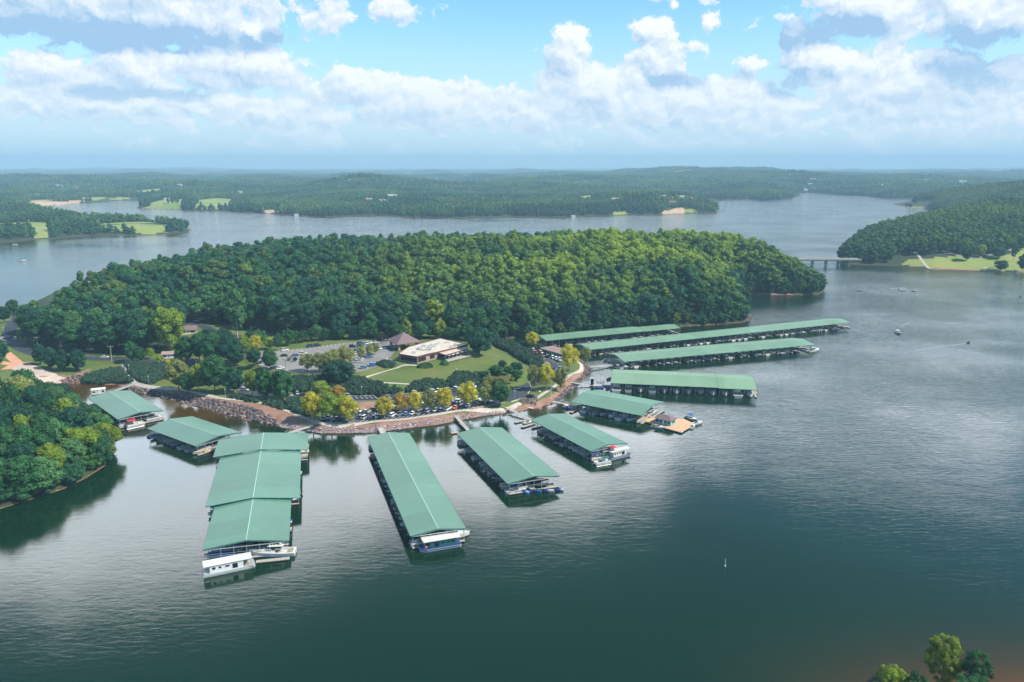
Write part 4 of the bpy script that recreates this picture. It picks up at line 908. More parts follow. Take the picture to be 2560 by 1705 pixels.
def shield(root, L, B, x0, z0, h=.5, m=None):
    b = MB(); w = B * .38
    b.loft([[(x0 - L * .1, w, z0), (x0 + L * .02, w * .8, z0), (x0 + L * .06, 0, z0), (x0 + L * .02, -w * .8, z0), (x0 - L * .1, -w, z0)],
            [(x0 - L * .12, w * .92, z0 + h * .7), (x0 - L * .05, w * .72, z0 + h), (x0 - L * .02, 0, z0 + h), (x0 - L * .05, -w * .72, z0 + h), (x0 - L * .12, -w * .92, z0 + h * .7)]], closed=False, c0=False, c1=False)
    return b.build('windshield', m or glassd, root)
def bimini(root, x0, x1, B, z, zb, m, nm='canopy'):
    b = MB(); n = 4; rings = []
    for i in range(n + 1):
        x = x0 + (x1 - x0) * i / n; zz = z + .12 * math.sin(math.pi * i / n)
        rings.append([(x, -B / 2, zz - .1), (x, -B / 4, zz + .03), (x, 0, zz + .08), (x, B / 4, zz + .03), (x, B / 2, zz - .1), (x, B / 4, zz - .03), (x, 0, zz + .02), (x, -B / 4, zz - .03)])
    b.loft(rings); o = b.build(nm, m, root)
    f = MB(); xm = (x0 + x1) / 2
    for s in (-1, 1):
        for xx in (x0, x1): f.bar((xm, s * B / 2, zb), (xx, s * B / 2, z - .1), .04)
    f.build('canopy_frame', alum, root); return o
def seats(root, L, B, x0, x1, z=.15):
    b = MB()
    b.box(((x0 + .35), 0, z + .2), (.6, B * .62, .4)); b.box((x0 + .1, 0, z + .45), (.18, B * .62, .5))
    for s in (-1, 1): b.box((x1 - .5, s * B * .2, z + .25), (.5, .5, .5)); b.box((x1 - .75, s * B * .2, z + .6), (.14, .5, .5))
    return b.build('seat', tan, root)
def outboard(root, L):
    b = MB(); b.box((-L / 2 - .3, 0, .75), (.5, .4, .55)); b.box((-L / 2 - .25, 0, .2), (.16, .16, .9)); return b.build('outboard_motor', blackp, root)
OFF = (0, 0, -500)
def boat_runabout(can=None, L=6.6, B=2.4, tower=False):
    r = empty('boat', OFF); make_hull(r, L, B, .8); make_deck(r, L, B, .8, .08, .52, .2); shield(r, L, B, L * .07, .78, .45); seats(r, L, B, -L * .42, L * .02)
    if can: bimini(r, -L * .3, L * .08, B * .85, 1.95, .8, cvs[can])
    if tower:
        b = MB()
        for s in (-1, 1): b.bar((0, s * B * .42, .8), (-.3, s * B * .3, 2.1), .07); b.bar((-.9, s * B * .42, .8), (-.3, s * B * .3, 2.1), .07)
        b.bar((-.3, -B * .3, 2.1), (-.3, B * .3, 2.1), .08); b.build('wake_tower', alum, r)
    return r
def boat_cruiser(L=9.6, B=3.2, can=None, fly=False):
    r = empty('boat', OFF); Z = 1.25; make_hull(r, L, B, Z); make_deck(r, L, B, Z, .05, .42, .42, .4)
    w = B * .36
    c = MB(); c.loft([[(L * -.02, w, 1.45), (L * .12, w * .95, 1.5), (L * .24, w * .5, 1.55), (L * .24, -w * .5, 1.55), (L * .12, -w * .95, 1.5), (L * -.02, -w, 1.45)],
                      [(L * -.02, w * .9, 1.95), (L * .10, w * .82, 1.95), (L * .17, w * .4, 1.85), (L * .17, -w * .4, 1.85), (L * .10, -w * .82, 1.95), (L * -.02, -w * .9, 1.95)]])
    cb = c.build('cabin', deckw, r)
    h = MB()
    for s in (-1, 1): h.box((L * .05, s * w * .955, 1.72), (L * .1, .05, .2))
    h.box((L * .31, 0, 1.66), (.5, .5, .04)); h.build('window', glassd, cb)
    shield(r, L, B, L * .02, 1.9, .55); seats(r, L, B, -L * .4, -L * .08, .4)
    if can: bimini(r, -L * .38, -L * .0, B * .88, 2.75, 1.2, cvs[can])
    if fly:
        b = MB(); b.box((-L * .1, 0, 2.75), (L * .34, B * .72, .12)); b.box((-L * .1, 0, 2.3), (L * .26, B * .62, .8)); b.box((L * .03, 0, 3.0), (.12, B * .6, .5)); b.box((-L * .2, 0, 3.0), (.5, B * .5, .45)); fb = b.build('flybridge', deckw, r)
        b = MB()
        for s in (-1, 1): b.box((-L * .1, s * B * .312, 2.35), (L * .22, .04, .45))
        b.build('window', glassd, fb)
    b = MB(); P_ = [(x, hw, z) for x, hw, z, s in hull_pts(L, B, Z) if s > .45]
    for s in (-1, 1):
        pv0 = None
        for x, hw, z in P_:
            q_ = (x, s * hw * .95, z + .5); b.bar((x, s * hw * .95, z), q_, .035)
            if pv0: b.bar(pv0, q_, .035)
            pv0 = q_
    b.build('rail', alum, r); return r
def boat_covered(can, L=6.8, B=2.5):
    r = empty('boat', OFF); make_hull(r, L, B, .85); b = MB(); rings = []
    for x, hw, z, s in hull_pts(L, B, .85):
        pk = z + .5 * max(.05, 1 - abs(s - .45) * 1.6); rings.append([(x, hw + .04, z - .12), (x, hw + .02, z + .03), (x, hw * .5, (z + pk) / 2 + .1), (x, 0, pk + .05), (x, -hw * .5, (z + pk) / 2 + .1), (x, -hw - .02, z + .03), (x, -hw - .04, z - .12)])
    b.loft(rings, closed=False, c0=True, c1=True); b.build('cover', cvs[can], r); outboard(r, L); return r
def boat_pontoon(can, L=7.6, B=2.6, slide=False):
    r = empty('pontoon_boat', OFF)
    for s in (-1, 1):
        b = MB(); b.cyl((-L / 2, s * B * .36, .15), (L / 2 - .7, s * B * .36, .15), .34, n=10); b.cyl((L / 2 - .7, s * B * .36, .15), (L / 2, s * B * .36, .38), .34, .08, 10); b.build('pontoon', alum, r)
    MB().box((0, 0, .58), (L * .96, B, .1)).build('deck', tan, r)
    b = MB()
    for s in (-1, 1): b.box((0, s * B * .48, .98), (L * .9, .05, .6))
    for s in (-1, 1): b.box((s * L * .45, B * .3, .98), (.05, B * .38, .6)); b.box((s * L * .45, -B * .3, .98), (.05, B * .38, .6))
    b.build('fence_panel', gel, r)
    b = MB()
    for x in (-L * .32, L * .3):
        for s in (-1, 1): b.box((x, s * B * .34, .85), (L * .24, .6, .42)); b.box((x, s * B * .43, 1.1), (L * .24, .16, .35))
    b.box((-L * .02, B * .3, 1.0), (.6, .6, .8)); b.build('seat', deckw, r)
    bimini(r, -L * .4, L * .02, B * .95, 2.75, .7, cvs[can]); outboard(r, L * .98)
    if slide: MB().loft([[(L * .1, -.35, 2.6), (L * .1, .35, 2.6), (L * .1, .35, 2.5), (L * .1, -.35, 2.5)], [(L * .42, -.35, 1.3), (L * .42, .35, 1.3), (L * .42, .35, 1.2), (L * .42, -.35, 1.2)]]).build('slide', cvs['red'], r)
    return r
def boat_jetski(col):
    r = empty('jet_ski', OFF); b = MB(); L = 3.0
    b.loft([[(x, w, z), (x, w * .8, -.1), (x, -w * .8, -.1), (x, -w, z), (x, -w * .35, z + t_), (x, w * .35, z + t_)] for x, w, z, t_ in ((-1.5, .5, .3, .02), (-.6, .58, .35, .12), (.3, .55, .42, .4), (.9, .4, .5, .3), (1.5, .06, .62, .05))])
    b.build('hull', col, r); b = MB(); b.loft([[(-1.2, -.2, .4), (-1.2, .2, .4), (-1.2, .15, .68), (-1.2, -.15, .68)], [(.1, -.2, .45), (.1, .2, .45), (.1, .12, .85), (.1, -.12, .85)]]); b.build('seat', blackp, r)
    b = MB(); b.bar((.45, 0, .7), (.35, 0, 1.05), .08); b.bar((.35, -.4, 1.05), (.35, .4, 1.05), .05); b.build('handlebar', blackp, r); return r
def boat_house(nm, L, B, wallm, trim, teal=False, flyd=False):
    r = empty('houseboat', OFF); b = MB()
    b.loft([[(x, -w, .95), (x, -w * .92, -.3), (x, w * .92, -.3), (x, w, .95)] for x, w in ((-L / 2, B / 2), (L * .36, B / 2), (L * .46, B * .36), (L / 2, B * .22))]); b.build('hull', deckw, r)
    b = MB(); b.box((0, 0, 1.0), (L * .99, B + .12, .12)); b.box((-L * .02, B / 2 + .02, .5), (L * .9, .06, .28)); b.box((-L * .02, -B / 2 - .02, .5), (L * .9, .06, .28)); b.build('rub_rail', trim, r)
    x0, x1 = -L * .37, L * .27; h = 2.3; zf = 1.06
    hs_ = MB().box(((x0 + x1) / 2, 0, zf + h / 2), (x1 - x0, B * .86, h)).build('house', wallm, r)
    for s in (-1, 1):
        for i, (f_, w_, hh) in enumerate(((.12, .9, .7), (.3, .7, .6), (.52, 1.2, .5), (.75, 1.5, 1.5))):
            MB().box((x0 + (x1 - x0) * f_, s * (B * .43 + .01), zf + 1.35 - (.35 if hh > 1 else 0)), (w_, .06, hh)).build('window', glassd, hs_)
    MB().box((x1 + .01, 0, zf + 1.0), (.06, 1.1, 1.9)).build('door', glassd, hs_)
    rf = MB(); rf.box((-L * .02, 0, zf + h + .09), (L * .93, B * 1.0, .16)); rf.box((-L * .02, 0, zf + h + .2), (L * .9, B * .94, .06)); rf.build('roof', deckw, r)
    b = MB()
    for x in (-L * .475, L * .43):
        for s in (-1, 1): b.bar((x, s * B * .42, zf), (x, s * B * .46, zf + h), .07)
    for zz in (zf + .5, zf + 1.0):
        for xa, xb in ((-L * .48, x0), (x1, L * .42)):
            for s in (-1, 1): b.bar((xa, s * B * .46, zz), (xb, s * B * .46, zz), .05)
        b.bar((-L * .48, -B * .46, zz), (-L * .48, B * .46, zz), .05)
    b.build('rail', alum, r)
    b = MB(); b.box((L * .36, B * .2, zf + .4), (.6, .6, .8)); b.box((L * .34, -B * .2, zf + .25), (.9, .5, .5)); b.build('deck_chair', tan, r)
    if flyd:
        MB().box((x0 + (x1 - x0) * .2, 0, zf + h + .55), (1.0, 1.2, .5)).build('roof_console', deckw, r); bimini(r, -L * .4, -L * .2, B * .8, zf + h + 1.7, zf + h + .2, cvs['red'])
    if teal:
        MB().box((L * .18, -B * .5 - .07, .75), (1.5, .05, .5)).build('lime_mat', cvs['lime'], r)
    return r
tealp = pmat('teal hull paint', (.02, .12, .13), .3); whitep = pmat('white siding', (.72, .72, .72), .5, var=.05); creamp = pmat('cream gelcoat', (.68, .67, .6), .4); bluep = pmat('blue stripe', (.03, .05, .22), .4)
BOAT = {'r_blue': boat_runabout('blue'), 'r_navy': boat_runabout('navy'), 'r_white': boat_runabout('white'), 'r_open': boat_runabout(None), 'r_tower': boat_runabout(None, 7.0, 2.6, True), 'r_red': boat_runabout('red'),
        'c_open': boat_cruiser(), 'c_navy': boat_cruiser(can='navy'), 'c_fly': boat_cruiser(11.5, 3.6, None, True), 'c_white': boat_cruiser(9.0, 3.1, 'white'),
        'v_blue': boat_covered('blue'), 'v_tan': boat_covered('tan'), 'v_green': boat_covered('green'), 'v_black': boat_covered('black'),
        'p_blue': boat_pontoon('blue'), 'p_tan': boat_pontoon('tan'), 'p_red': boat_pontoon('red'), 'p_green': boat_pontoon('green'),
        'j_blue': boat_jetski(pmat('jet ski blue', (.02, .10, .5), .25)), 'j_white': boat_jetski(pmat('jet ski white', (.7, .7, .7), .25)), 'j_black': boat_jetski(pmat('jet ski black', (.03, .03, .04), .3)), 'j_teal': boat_jetski(pmat('jet ski teal', (.02, .3, .35), .25))}
BDESC = {'r_blue': 'runabout with blue bimini', 'r_navy': 'runabout with navy bimini', 'r_white': 'runabout with white bimini', 'r_open': 'open bowrider', 'r_tower': 'ski boat with wake tower', 'r_red': 'runabout with red bimini', 'c_open': 'cabin cruiser', 'c_navy': 'cabin cruiser with navy canopy', 'c_fly': 'flybridge yacht', 'c_white': 'cruiser with white canopy', 'v_blue': 'boat under blue cover', 'v_tan': 'boat under tan cover', 'v_green': 'boat under green cover', 'v_black': 'boat under black cover', 'p_blue': 'pontoon boat, blue canopy', 'p_tan': 'pontoon boat, tan canopy', 'p_red': 'pontoon boat, red canopy', 'p_green': 'pontoon boat, green canopy', 'j_blue': 'blue jet ski', 'j_white': 'white jet ski', 'j_black': 'black jet ski', 'j_teal': 'teal jet ski'}
HC = {'white': (.72, .72, .71, 1), 'cream': (.66, .62, .52, 1), 'navy': (.03, .05, .16, 1), 'red': (.45, .03, .04, 1), 'black': (.03, .03, .035, 1), 'silver': (.45, .47, .5, 1), 'teal': (.04, .25, .28, 1)}
used = set()
def put_boat(k, loc, rz, hc, label, group, sc=1.0, cat=None):
    src = BOAT[k]
    if k in used: o = dup(src)
    else: used.add(k); kids(src); o = src
    o.location = loc; o.rotation_euler = (0, 0, rz); o.scale = (sc, sc, sc)
    for c in kids(o):
        c.color = HC.get(hc, HC['white'])
    tag(o, label, cat or ('jet ski' if k[0] == 'j' else 'pontoon boat' if k[0] == 'p' else 'boat'), group); return o

# ------------------------------------------------------------------ covered docks
def g_roof(N, b, pos, base):
    tc_ = N.n('ShaderNodeTexCoord').outputs['Object']; sx = N.n('ShaderNodeSeparateXYZ', ins={0: tc_})
    cell = N.n('ShaderNodeCombineXYZ', ins={0: N.m('FLOOR', N.m('MULTIPLY', sx.outputs[0], .083)), 1: N.m('SIGN', sx.outputs[1]), 2: 0.0}).outputs[0]
    wn = N.n('ShaderNodeTexWhiteNoise', ins={0: cell}).outputs[0]
    seam = N.m('LESS_THAN', N.m('ABSOLUTE', N.m('SUBTRACT', N.m('FRACT', N.m('MULTIPLY', sx.outputs[0], 1.1)), .5)), .07)
    k = N.m('ADD', N.mr(wn, 0, 1, .90, 1.10), N.m('MULTIPLY', N.m('SUBTRACT', N.noise(pos, .09, 5, .65), .5), .34))
    k = N.m('SUBTRACT', k, N.m('MULTIPLY', seam, .12))
    st = N.mr(N.noise(N.vm('MULTIPLY', tc_, (1.6, .12, 1)), 1.0, 3), .58, .8, 0, .16)
    c = N.mix(1.0, c_ if (c_ := base) is not None else base, N.n('ShaderNodeCombineXYZ', ins={0: k, 1: k, 2: k}).outputs[0], 'MULTIPLY')
    return N.mix(st, c, (.33, .45, .38))
roofm = mat('green roof metal', rough=.45, objcol=True, build=g_roof, spec=.4)
capm = pmat('ridge cap', (.40, .62, .52), .5); steel = pmat('galvanised steel', (.5, .55, .56), .5, metal=.3, var=.1, vscale=3); gsteel = pmat('green trim steel', (.02, .16, .12), .5); pier = pmat('dock deck', (.40, .38, .36), .85, var=.2, vscale=1.5); floatm = pmat('dock float', (.03, .03, .035), .8)
pmb = MB(); pmb.cyl((0, 0, -1.5), (0, 0, 4.62), .075, n=6); post_me = pmb.build('post', steel); bpy.data.objects.remove(post_me); post_me = bpy.data.meshes['post']
EV = 4.6
def dock(nm, c, label, desc, pitch, fill, types, roofc=(.085, .40, .27), sides=(1,), step=None, rise=None, walk_ext=0, W=None, endopen=True, group='covered boat docks with green roofs', hulls=None):
    if len(c) == 4:
        q = [P(*p_, EV) for p_ in c]
        a0, a1 = (q[0] + q[3]) / 2, (q[1] + q[2]) / 2
        W = ((q[0] - q[3]).length + (q[1] - q[2]).length) / 2
    else:
        q = [P(*p_, EV) for p_ in c]; ax = (q[1] - q[0]).normalized(); pr = Vector((-ax.y, ax.x, 0))
        if pr.y < 0: pr = -pr
        a0, a1 = q[0] + pr * W / 2, q[1] + pr * W / 2
    ax = (a1 - a0); L = ax.length; ax.normalize(); rz = math.atan2(ax.y, ax.x)
    near = (P(*c[0], EV) - a0); side = 1 if near.dot(Vector((-ax.y, ax.x, 0))) > 0 else -1   # local +y*side is the side the picture shows
    root = empty(nm, (a0.x, a0.y, 0), rz); tag(root, label, 'boat dock', group)
    rise = rise or W * .072
    segs = step or [(0, 1, 0, 0)]           # (start, end, half-width change, height change)
    RC = []
    for k, (s0, s1, dw, dh) in enumerate(segs):
        x0, x1 = s0 * L, s1 * L; hw = W / 2 + dw; b = MB(); z = EV + dh
        b.loft([[(x, -hw, z), (x, 0, z + rise), (x, hw, z), (x, hw, z - .14), (x, 0, z + rise - .16), (x, -hw, z - .14)] for x in (x0, x1)])
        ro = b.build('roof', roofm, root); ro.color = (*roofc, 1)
        cp = MB(); cp.loft([[(x, -.12, z + rise - .0), (x, 0, z + rise + .05), (x, .12, z + rise - .0)] for x in (x0 - .05, x1 + .05)], closed=True); cp.build('ridge_cap', capm, ro)
        ga = MB(); 
        for x in (x0 - .03, x1 + .03):
            for s in (-1, 1): ga.bar((x, s * (hw + .02), z - .06), (x, 0, z + rise - .08), .1, .26)
        for s in (-1, 1): ga.bar((x0, s * (hw + .04), z - .08), (x1, s * (hw + .04), z - .08), .1, .22)
        ga.build('fascia', gsteel, ro)
        RC.append((x0, x1, hw, z))
    n = max(2, round(L / pitch)); pt = L / n
    fr = MB(); fl = MB(); wk = MB(); wk.box((L / 2 - walk_ext / 2, 0, .42), (L + walk_ext, 2.2, .16)); fl.box((L / 2, 0, .12), (L * .98, 1.9, .5))
    def hw_at(x):
        for x0, x1, hw, z in RC:
            if x0 - .01 <= x <= x1 + .01: return hw, z
        return W / 2, EV
    for i in range(n + 1):
        x = min(max(i * pt, .15), L - .15); hw, z = hw_at(x)
        fr.bar((x, -hw + .5, z - .3), (x, hw - .5, z - .3), .12, .22)
        for s in (-1, 1):
            fr.bar((x, s * (hw - .5), z - .3), (x, 0, z + rise - .35), .1, .16)
            po = bpy.data.objects.new('post', post_me); COL.objects.link(po); po.parent = root; po.location = (x, s * (hw - .7), 0)
            if s == side or i in (0, n):
                fr.bar((x, s * (hw - .7), 2.0), (x, s * 1.2, 2.0), .07)
            fo = MB().box((x, s * (hw / 2 + .3), .42), (.95, hw - 1.6, .14)).build('finger_pier', wood if i % 3 else pier, root)
            fl.box((x, s * (hw / 2 + .3), .12), (.8, hw - 2.0, .46))
    for x in (0.2, L - .2):
        hw, z = hw_at(x)
        for f_ in (-.6, -.3, 0, .3, .6):
            po = bpy.data.objects.new('post', post_me); COL.objects.link(po); po.parent = root; po.location = (x, f_ * hw, 0)
        fr.bar((x, -hw + .6, 2.6), (x, hw - .6, 2.6), .08)
        MB().box((x, 0, .45), (1.1, hw * 2 - 1.2, .15)).build('end_walkway', pier, root); fl.box((x, 0, .12), (.9, hw * 2 - 1.6, .46))
    fr.build('roof_frame', steel, root); wk.build('walkway', pier, root); fl.build('float', floatm, root)
    # boats
    M = Matrix.Translation((a0.x, a0.y, 0)) @ Matrix.Rotation(rz, 4, 'Z'); rnd = random.Random(nm + label)
    for sd in sides:
        s = side * sd; cnt = 0
        for i in range(n):
            for h_ in ((0,) if pitch < 7 else (-.25, .25)):
                if rnd.random() > fill: continue
                x = (i + .5 + h_) * pt; hw, _ = hw_at(x); k = rnd.choice(types); big = k[0] == 'c'
                Lb = {'c': 9.6, 'r': 6.6, 'v': 6.8, 'p': 7.6, 'j': 3}[k[0]]; sc = min((hw - 1.3) / Lb * rnd.uniform(.92, 1.06), (pt * (1 if pitch < 7 else .5) - 1.1) / (3.2 if big else 2.6), 1.35)
                y = s * (hw - Lb * sc / 2 - .1 + rnd.uniform(-.1, .7)); p_ = M @ Vector((x, y, 0)); bow = rnd.random() < .62
                hc = rnd.choice(hulls or ['white', 'white', 'white', 'white', 'cream', 'silver', 'navy'])
                put_boat(k, (p_.x, p_.y, .05), rz + (math.pi / 2 if s > 0 else -math.pi / 2) + (0 if bow else math.pi), hc, '%s %s, %s boat from the shore, %s' % (hc, BDESC[k], ordw(cnt), desc if sd == 1 else desc + ', far side'), 'boats moored ' + desc, sc); cnt += 1
    return root, M, L, W, side, rz
small = ['r_blue', 'r_navy', 'r_open', 'v_blue', 'v_tan', 'v_black', 'r_tower', 'p_tan', 'p_blue', 'r_white', 'v_green']
mixd = small + ['c_open', 'c_white', 'c_navy']
G1 = (.10, .235, .18)
D1 = dock('covered_dock', [(230, 980), (304, 1049), (399.5, 1026.6), (318, 990)], 'green-roofed dock half hidden behind the leafy clump, small white shed behind it', 'under the leftmost roof', 5.2, .7, ['p_red', 'p_tan', 'p_blue', 'r_white'], G1)
D2 = dock('covered_dock', [(365.8, 1071), (489, 1115), (604.7, 1081.6), (481.5, 1040.6)], 'short green-roofed dock between the half-hidden one and the three-step roof', 'under the short left roof', 5.2, .85, ['r_open', 'v_tan', 'r_white', 'v_blue', 'p_tan', 'r_navy'], G1)
D3 = dock('covered_dock', [(547.3, 1102.8), (507, 1373), (722.8, 1353.7), (770.7, 1089)], 'biggest near dock with three stepped green roofs and a white houseboat at its end', 'under the three-step roof', 6.2, .6, ['r_open', 'v_blue', 'r_white', 'v_tan'], (.10, .24, .175), sides=(1, -1), step=[(0, .211, 2.75, .9), (.211, .685, 0, .45), (.685, 1, -2.9, 0)], rise=1.75)
D4 = dock('covered_dock', [(919, 1091), (1025, 1340), (1166.5, 1322.3), (1023.4, 1084)], 'long narrow green-roofed dock pointing at the viewer, teal houseboat at its end', 'under the long near roof', 5.0, .75, small, (.107, .245, .175))
D5 = dock('covered_dock', [(1141.6, 1081.6), (1267.6, 1209.3), (1402, 1190.3), (1255, 1070)], 'green-roofed dock with a row of jet skis along its outer end', 'under the jet-ski roof', 4.7, .7, small, (.105, .24, .175))
D6 = dock('covered_dock', [(1324, 1048), (1476.5, 1128), (1570, 1109), (1415.8, 1035.5)], 'green-roofed dock with a blue-covered pontoon and cream houseboat at its end', 'under the cream-houseboat roof', 4.7, .9, small + ['v_black'], (.10, .24, .182))
D7 = dock('covered_dock', [(1425.6, 1004.3), (1601, 1039.4), (1665, 1005), (1492, 975)], 'green-roofed dock joined to the tan fuel float', 'by the fuel float', 4.9, .85, ['r_open', 'r_navy', 'r_tower', 'c_open', 'v_tan', 'c_navy'], (.125, .27, .19))
D8 = dock('covered_dock', [(1528, 959), (1891, 975), (1877, 938), (1530.7, 924.5)], 'wide pale green roof seen broadside with big cruisers bow-out beneath', 'under the wide broadside roof', 6.25, .98, ['c_open', 'c_open', 'c_fly', 'c_white', 'c_navy'], (.20, .345, .22), hulls=['white', 'white', 'cream', 'silver'], step=[(0, .74, 0, .3), (.74, 1, 0, 0)])  # outer docks get lighter, yellower roof tints: sunlight put into the colour
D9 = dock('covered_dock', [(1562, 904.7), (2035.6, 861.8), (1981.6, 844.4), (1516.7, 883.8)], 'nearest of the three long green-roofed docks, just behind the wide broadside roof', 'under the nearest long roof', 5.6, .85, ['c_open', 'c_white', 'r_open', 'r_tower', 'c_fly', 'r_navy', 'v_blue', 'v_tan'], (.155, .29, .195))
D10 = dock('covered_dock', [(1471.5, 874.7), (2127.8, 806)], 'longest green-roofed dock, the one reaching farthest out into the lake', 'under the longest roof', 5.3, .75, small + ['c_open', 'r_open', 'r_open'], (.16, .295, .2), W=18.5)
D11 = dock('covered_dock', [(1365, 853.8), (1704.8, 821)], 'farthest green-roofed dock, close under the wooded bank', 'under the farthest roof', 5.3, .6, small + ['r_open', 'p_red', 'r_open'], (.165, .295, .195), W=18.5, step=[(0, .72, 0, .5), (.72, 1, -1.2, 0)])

def wp(px, py, z=0.0): q = P(px, py, z); return (q.x, q.y, z)
def hd(a, b):   # world heading from picture point a to b on the water
    p_, q_ = P(*a), P(*b); return math.atan2(q_.y - p_.y, q_.x - p_.x)
# named craft
hb1 = boat_house('houseboat', 15, 4.3, whitep, steel); q = wp(573, 1425); hb1.location = q; hb1.rotation_euler = (0, 0, hd((505, 1440), (643, 1412))); tag(hb1, 'white flat-roofed houseboat moored across the end of the three-step roof', 'houseboat')
hb2 = boat_house('houseboat', 13.2, 4.0, tealp, bluep, teal=True); hb2.location = wp(1100, 1368); hb2.rotation_euler = (0, 0, hd((1050, 1378), (1155, 1360)) + math.pi); tag(hb2, 'teal and navy houseboat with a tan roof at the end of the long near roof', 'houseboat')
hb3 = boat_house('houseboat', 11, 3.8, creamp, bluep, flyd=True); hb3.location = wp(1546, 1142); hb3.rotation_euler = (0, 0, hd((1525, 1148), (1572, 1136))); tag(hb3, 'cream houseboat with a red canopy aft, at the end of its dock', 'houseboat')
def at(k, a, b, hc, lb, sc=1.0, grp=None): # boat centred between picture points a (stern) and b (bow)
    p_, q_ = P(*a), P(*b); m = (p_ + q_) / 2; put_boat(k, (m.x, m.y, .05), math.atan2(q_.y - p_.y, q_.x - p_.x), hc, lb, grp, sc)
at('c_fly', (722, 1385), (640, 1388), 'white', 'large white flybridge yacht broadside under the end of the three-step roof', 1.25)
at('c_open', (600, 1376), (535, 1380), 'white', 'white cruiser in the left end slip of the three-step roof', 1.0)
at('c_fly', (1110, 1345), (1158, 1340), 'white', 'white yacht with curved radar arch in the right end slip of the long near roof', .95)
at('p_blue', (1480, 1150), (1512, 1145), 'white', 'blue-canopied pontoon boat at the outer left corner of the cream-houseboat dock', 1.1)
at('p_green', (1520, 1157), (1490, 1162), 'white', 'grey pontoon boat on the outside of the dock left of the cream houseboat', 1.0)
at('p_red', (325, 1068), (352, 1062), 'white', 'pontoon boat with a red canopy and slide outside the half-hidden dock', 1.15)
at('p_green', (370, 1052), (402, 1046), 'white', 'pontoon boat with a green canopy at the outer corner of the half-hidden dock', 1.1)
at('r_white', (372, 1092), (402, 1088), 'black', 'dark-hulled runabout sticking out of the first slip of the short left roof', 1.0)
at('c_open', (570, 1122), (468, 1128), 'silver', 'silver cruiser along the front edge of the short left roof', 1.05)
at('v_tan', (515, 1132), (545, 1126), 'red', 'boat with a reddish deck beside the silver cruiser at the short left roof', 1.0)
at('c_open', (1616, 1046), (1585, 1052), 'white', 'black and white striped bow at the outer end of the dock by the fuel float', .85)
at('c_fly', (1615, 1040), (1640, 1030), 'white', 'large white cruiser across the outer end of the dock by the fuel float', 1.0)
at('r_navy', (1628, 1067), (1664, 1073), 'white', 'white runabout tied to the left side of the tan fuel float', 1.05)
at('r_blue', (1712, 1042), (1745, 1056), 'white', 'white boat with a blue top at the far side of the fuel float', 1.2)
at('r_open', (1722, 1076), (1738, 1062), 'white', 'small white open boat at the right corner of the fuel float', .9)
at('c_open', (1732, 1062), (1752, 1058), 'white', 'white cruiser at the right tip of the fuel float', .7)
at('r_open', (1308, 1060), (1332, 1055), 'white', 'white open boat between the two short piers left of the houseboat dock', .85)
at('r_white', (1404, 1017), (1432, 1024), 'white', 'white boat lying along the gangway beside the grass spit', .8)
at('c_white', (1545, 916), (1575, 925), 'white', 'white cruiser at the shore end outside the long roof behind the broadside one', .95)
at('c_open', (1520, 905), (1552, 910), 'silver', 'grey work boat crowded at the shore end of the long roof', .9)
at('p_tan', (1535, 918), (1560, 926), 'white', 'small pontoon boat moored beside the grey work boat', .8)
at('r_white', (1505, 905), (1525, 901), 'white', 'white boat at the outside corner of the dock near the marina shop', .8)
at('v_black', (1520, 950), (1536, 945), 'white', 'black-covered boat on the upper left of the broadside roof walkway', .95)
at('v_blue', (1515, 975), (1532, 966), 'white', 'blue-striped boat in front of the broadside roof walkway', .9)
at('c_fly', (2022, 880), (2046, 876), 'white', 'white yacht with awning at the lake end of the second long roof', .95)
at('v_blue', (1448, 880), (1470, 878), 'white', 'covered boat beside the marina shop', .9)
at('v_tan', (1495, 888), (1515, 884), 'white', 'small covered boat between the yellow tree and the longest roof', .8)
# jet skis
jd = P(*(1402, 1190.3), EV) - P(*(1267.6, 1209.3), EV); jr = math.atan2(jd.y, jd.x)
a_, b_ = P(1308, 1232), P(1402, 1226)
for i in range(13):
    q = a_.lerp(b_, i / 12); k = ['j_blue', 'j_white', 'j_blue', 'j_black', 'j_blue', 'j_teal', 'j_black', 'j_blue', 'j_white', 'j_white', 'j_black', 'j_blue', 'j_white'][i]
    put_boat(k, (q.x, q.y, .1), jr - 1.2, 'white', '%s, %s from the left in the row at the dock end' % (BDESC[k], ordw(i)), 'jet skis at the outer dock end')
a_, b_ = P(1418, 1020), P(1448, 1014)
for i in range(7):
    q = a_.lerp(b_, i / 6); k = ['j_blue', 'j_blue', 'j_white', 'j_blue', 'j_white', 'j_black', 'j_white'][i]
    put_boat(k, (q.x, q.y - 1.5, .1), -.9, 'white', '%s, %s from the left beside the gangway of the grass spit' % (BDESC[k], ordw(i)), 'jet skis beside the gangway')
a_, b_ = P(1485, 970), P(1507, 970)
for i in range(6):
    q = a_.lerp(b_, i / 5); k = ['j_teal', 'j_blue', 'j_blue', 'j_teal', 'j_blue', 'j_white'][i]
    put_boat(k, (q.x, q.y, .1), -1.5, 'white', '%s, %s from the left below the pier with dark bollards' % (BDESC[k], ordw(i)), 'jet skis below the pier')
put_boat('j_blue', wp(1702, 1082), .3, 'white', 'blue jet ski at the front corner of the tan fuel float', None)
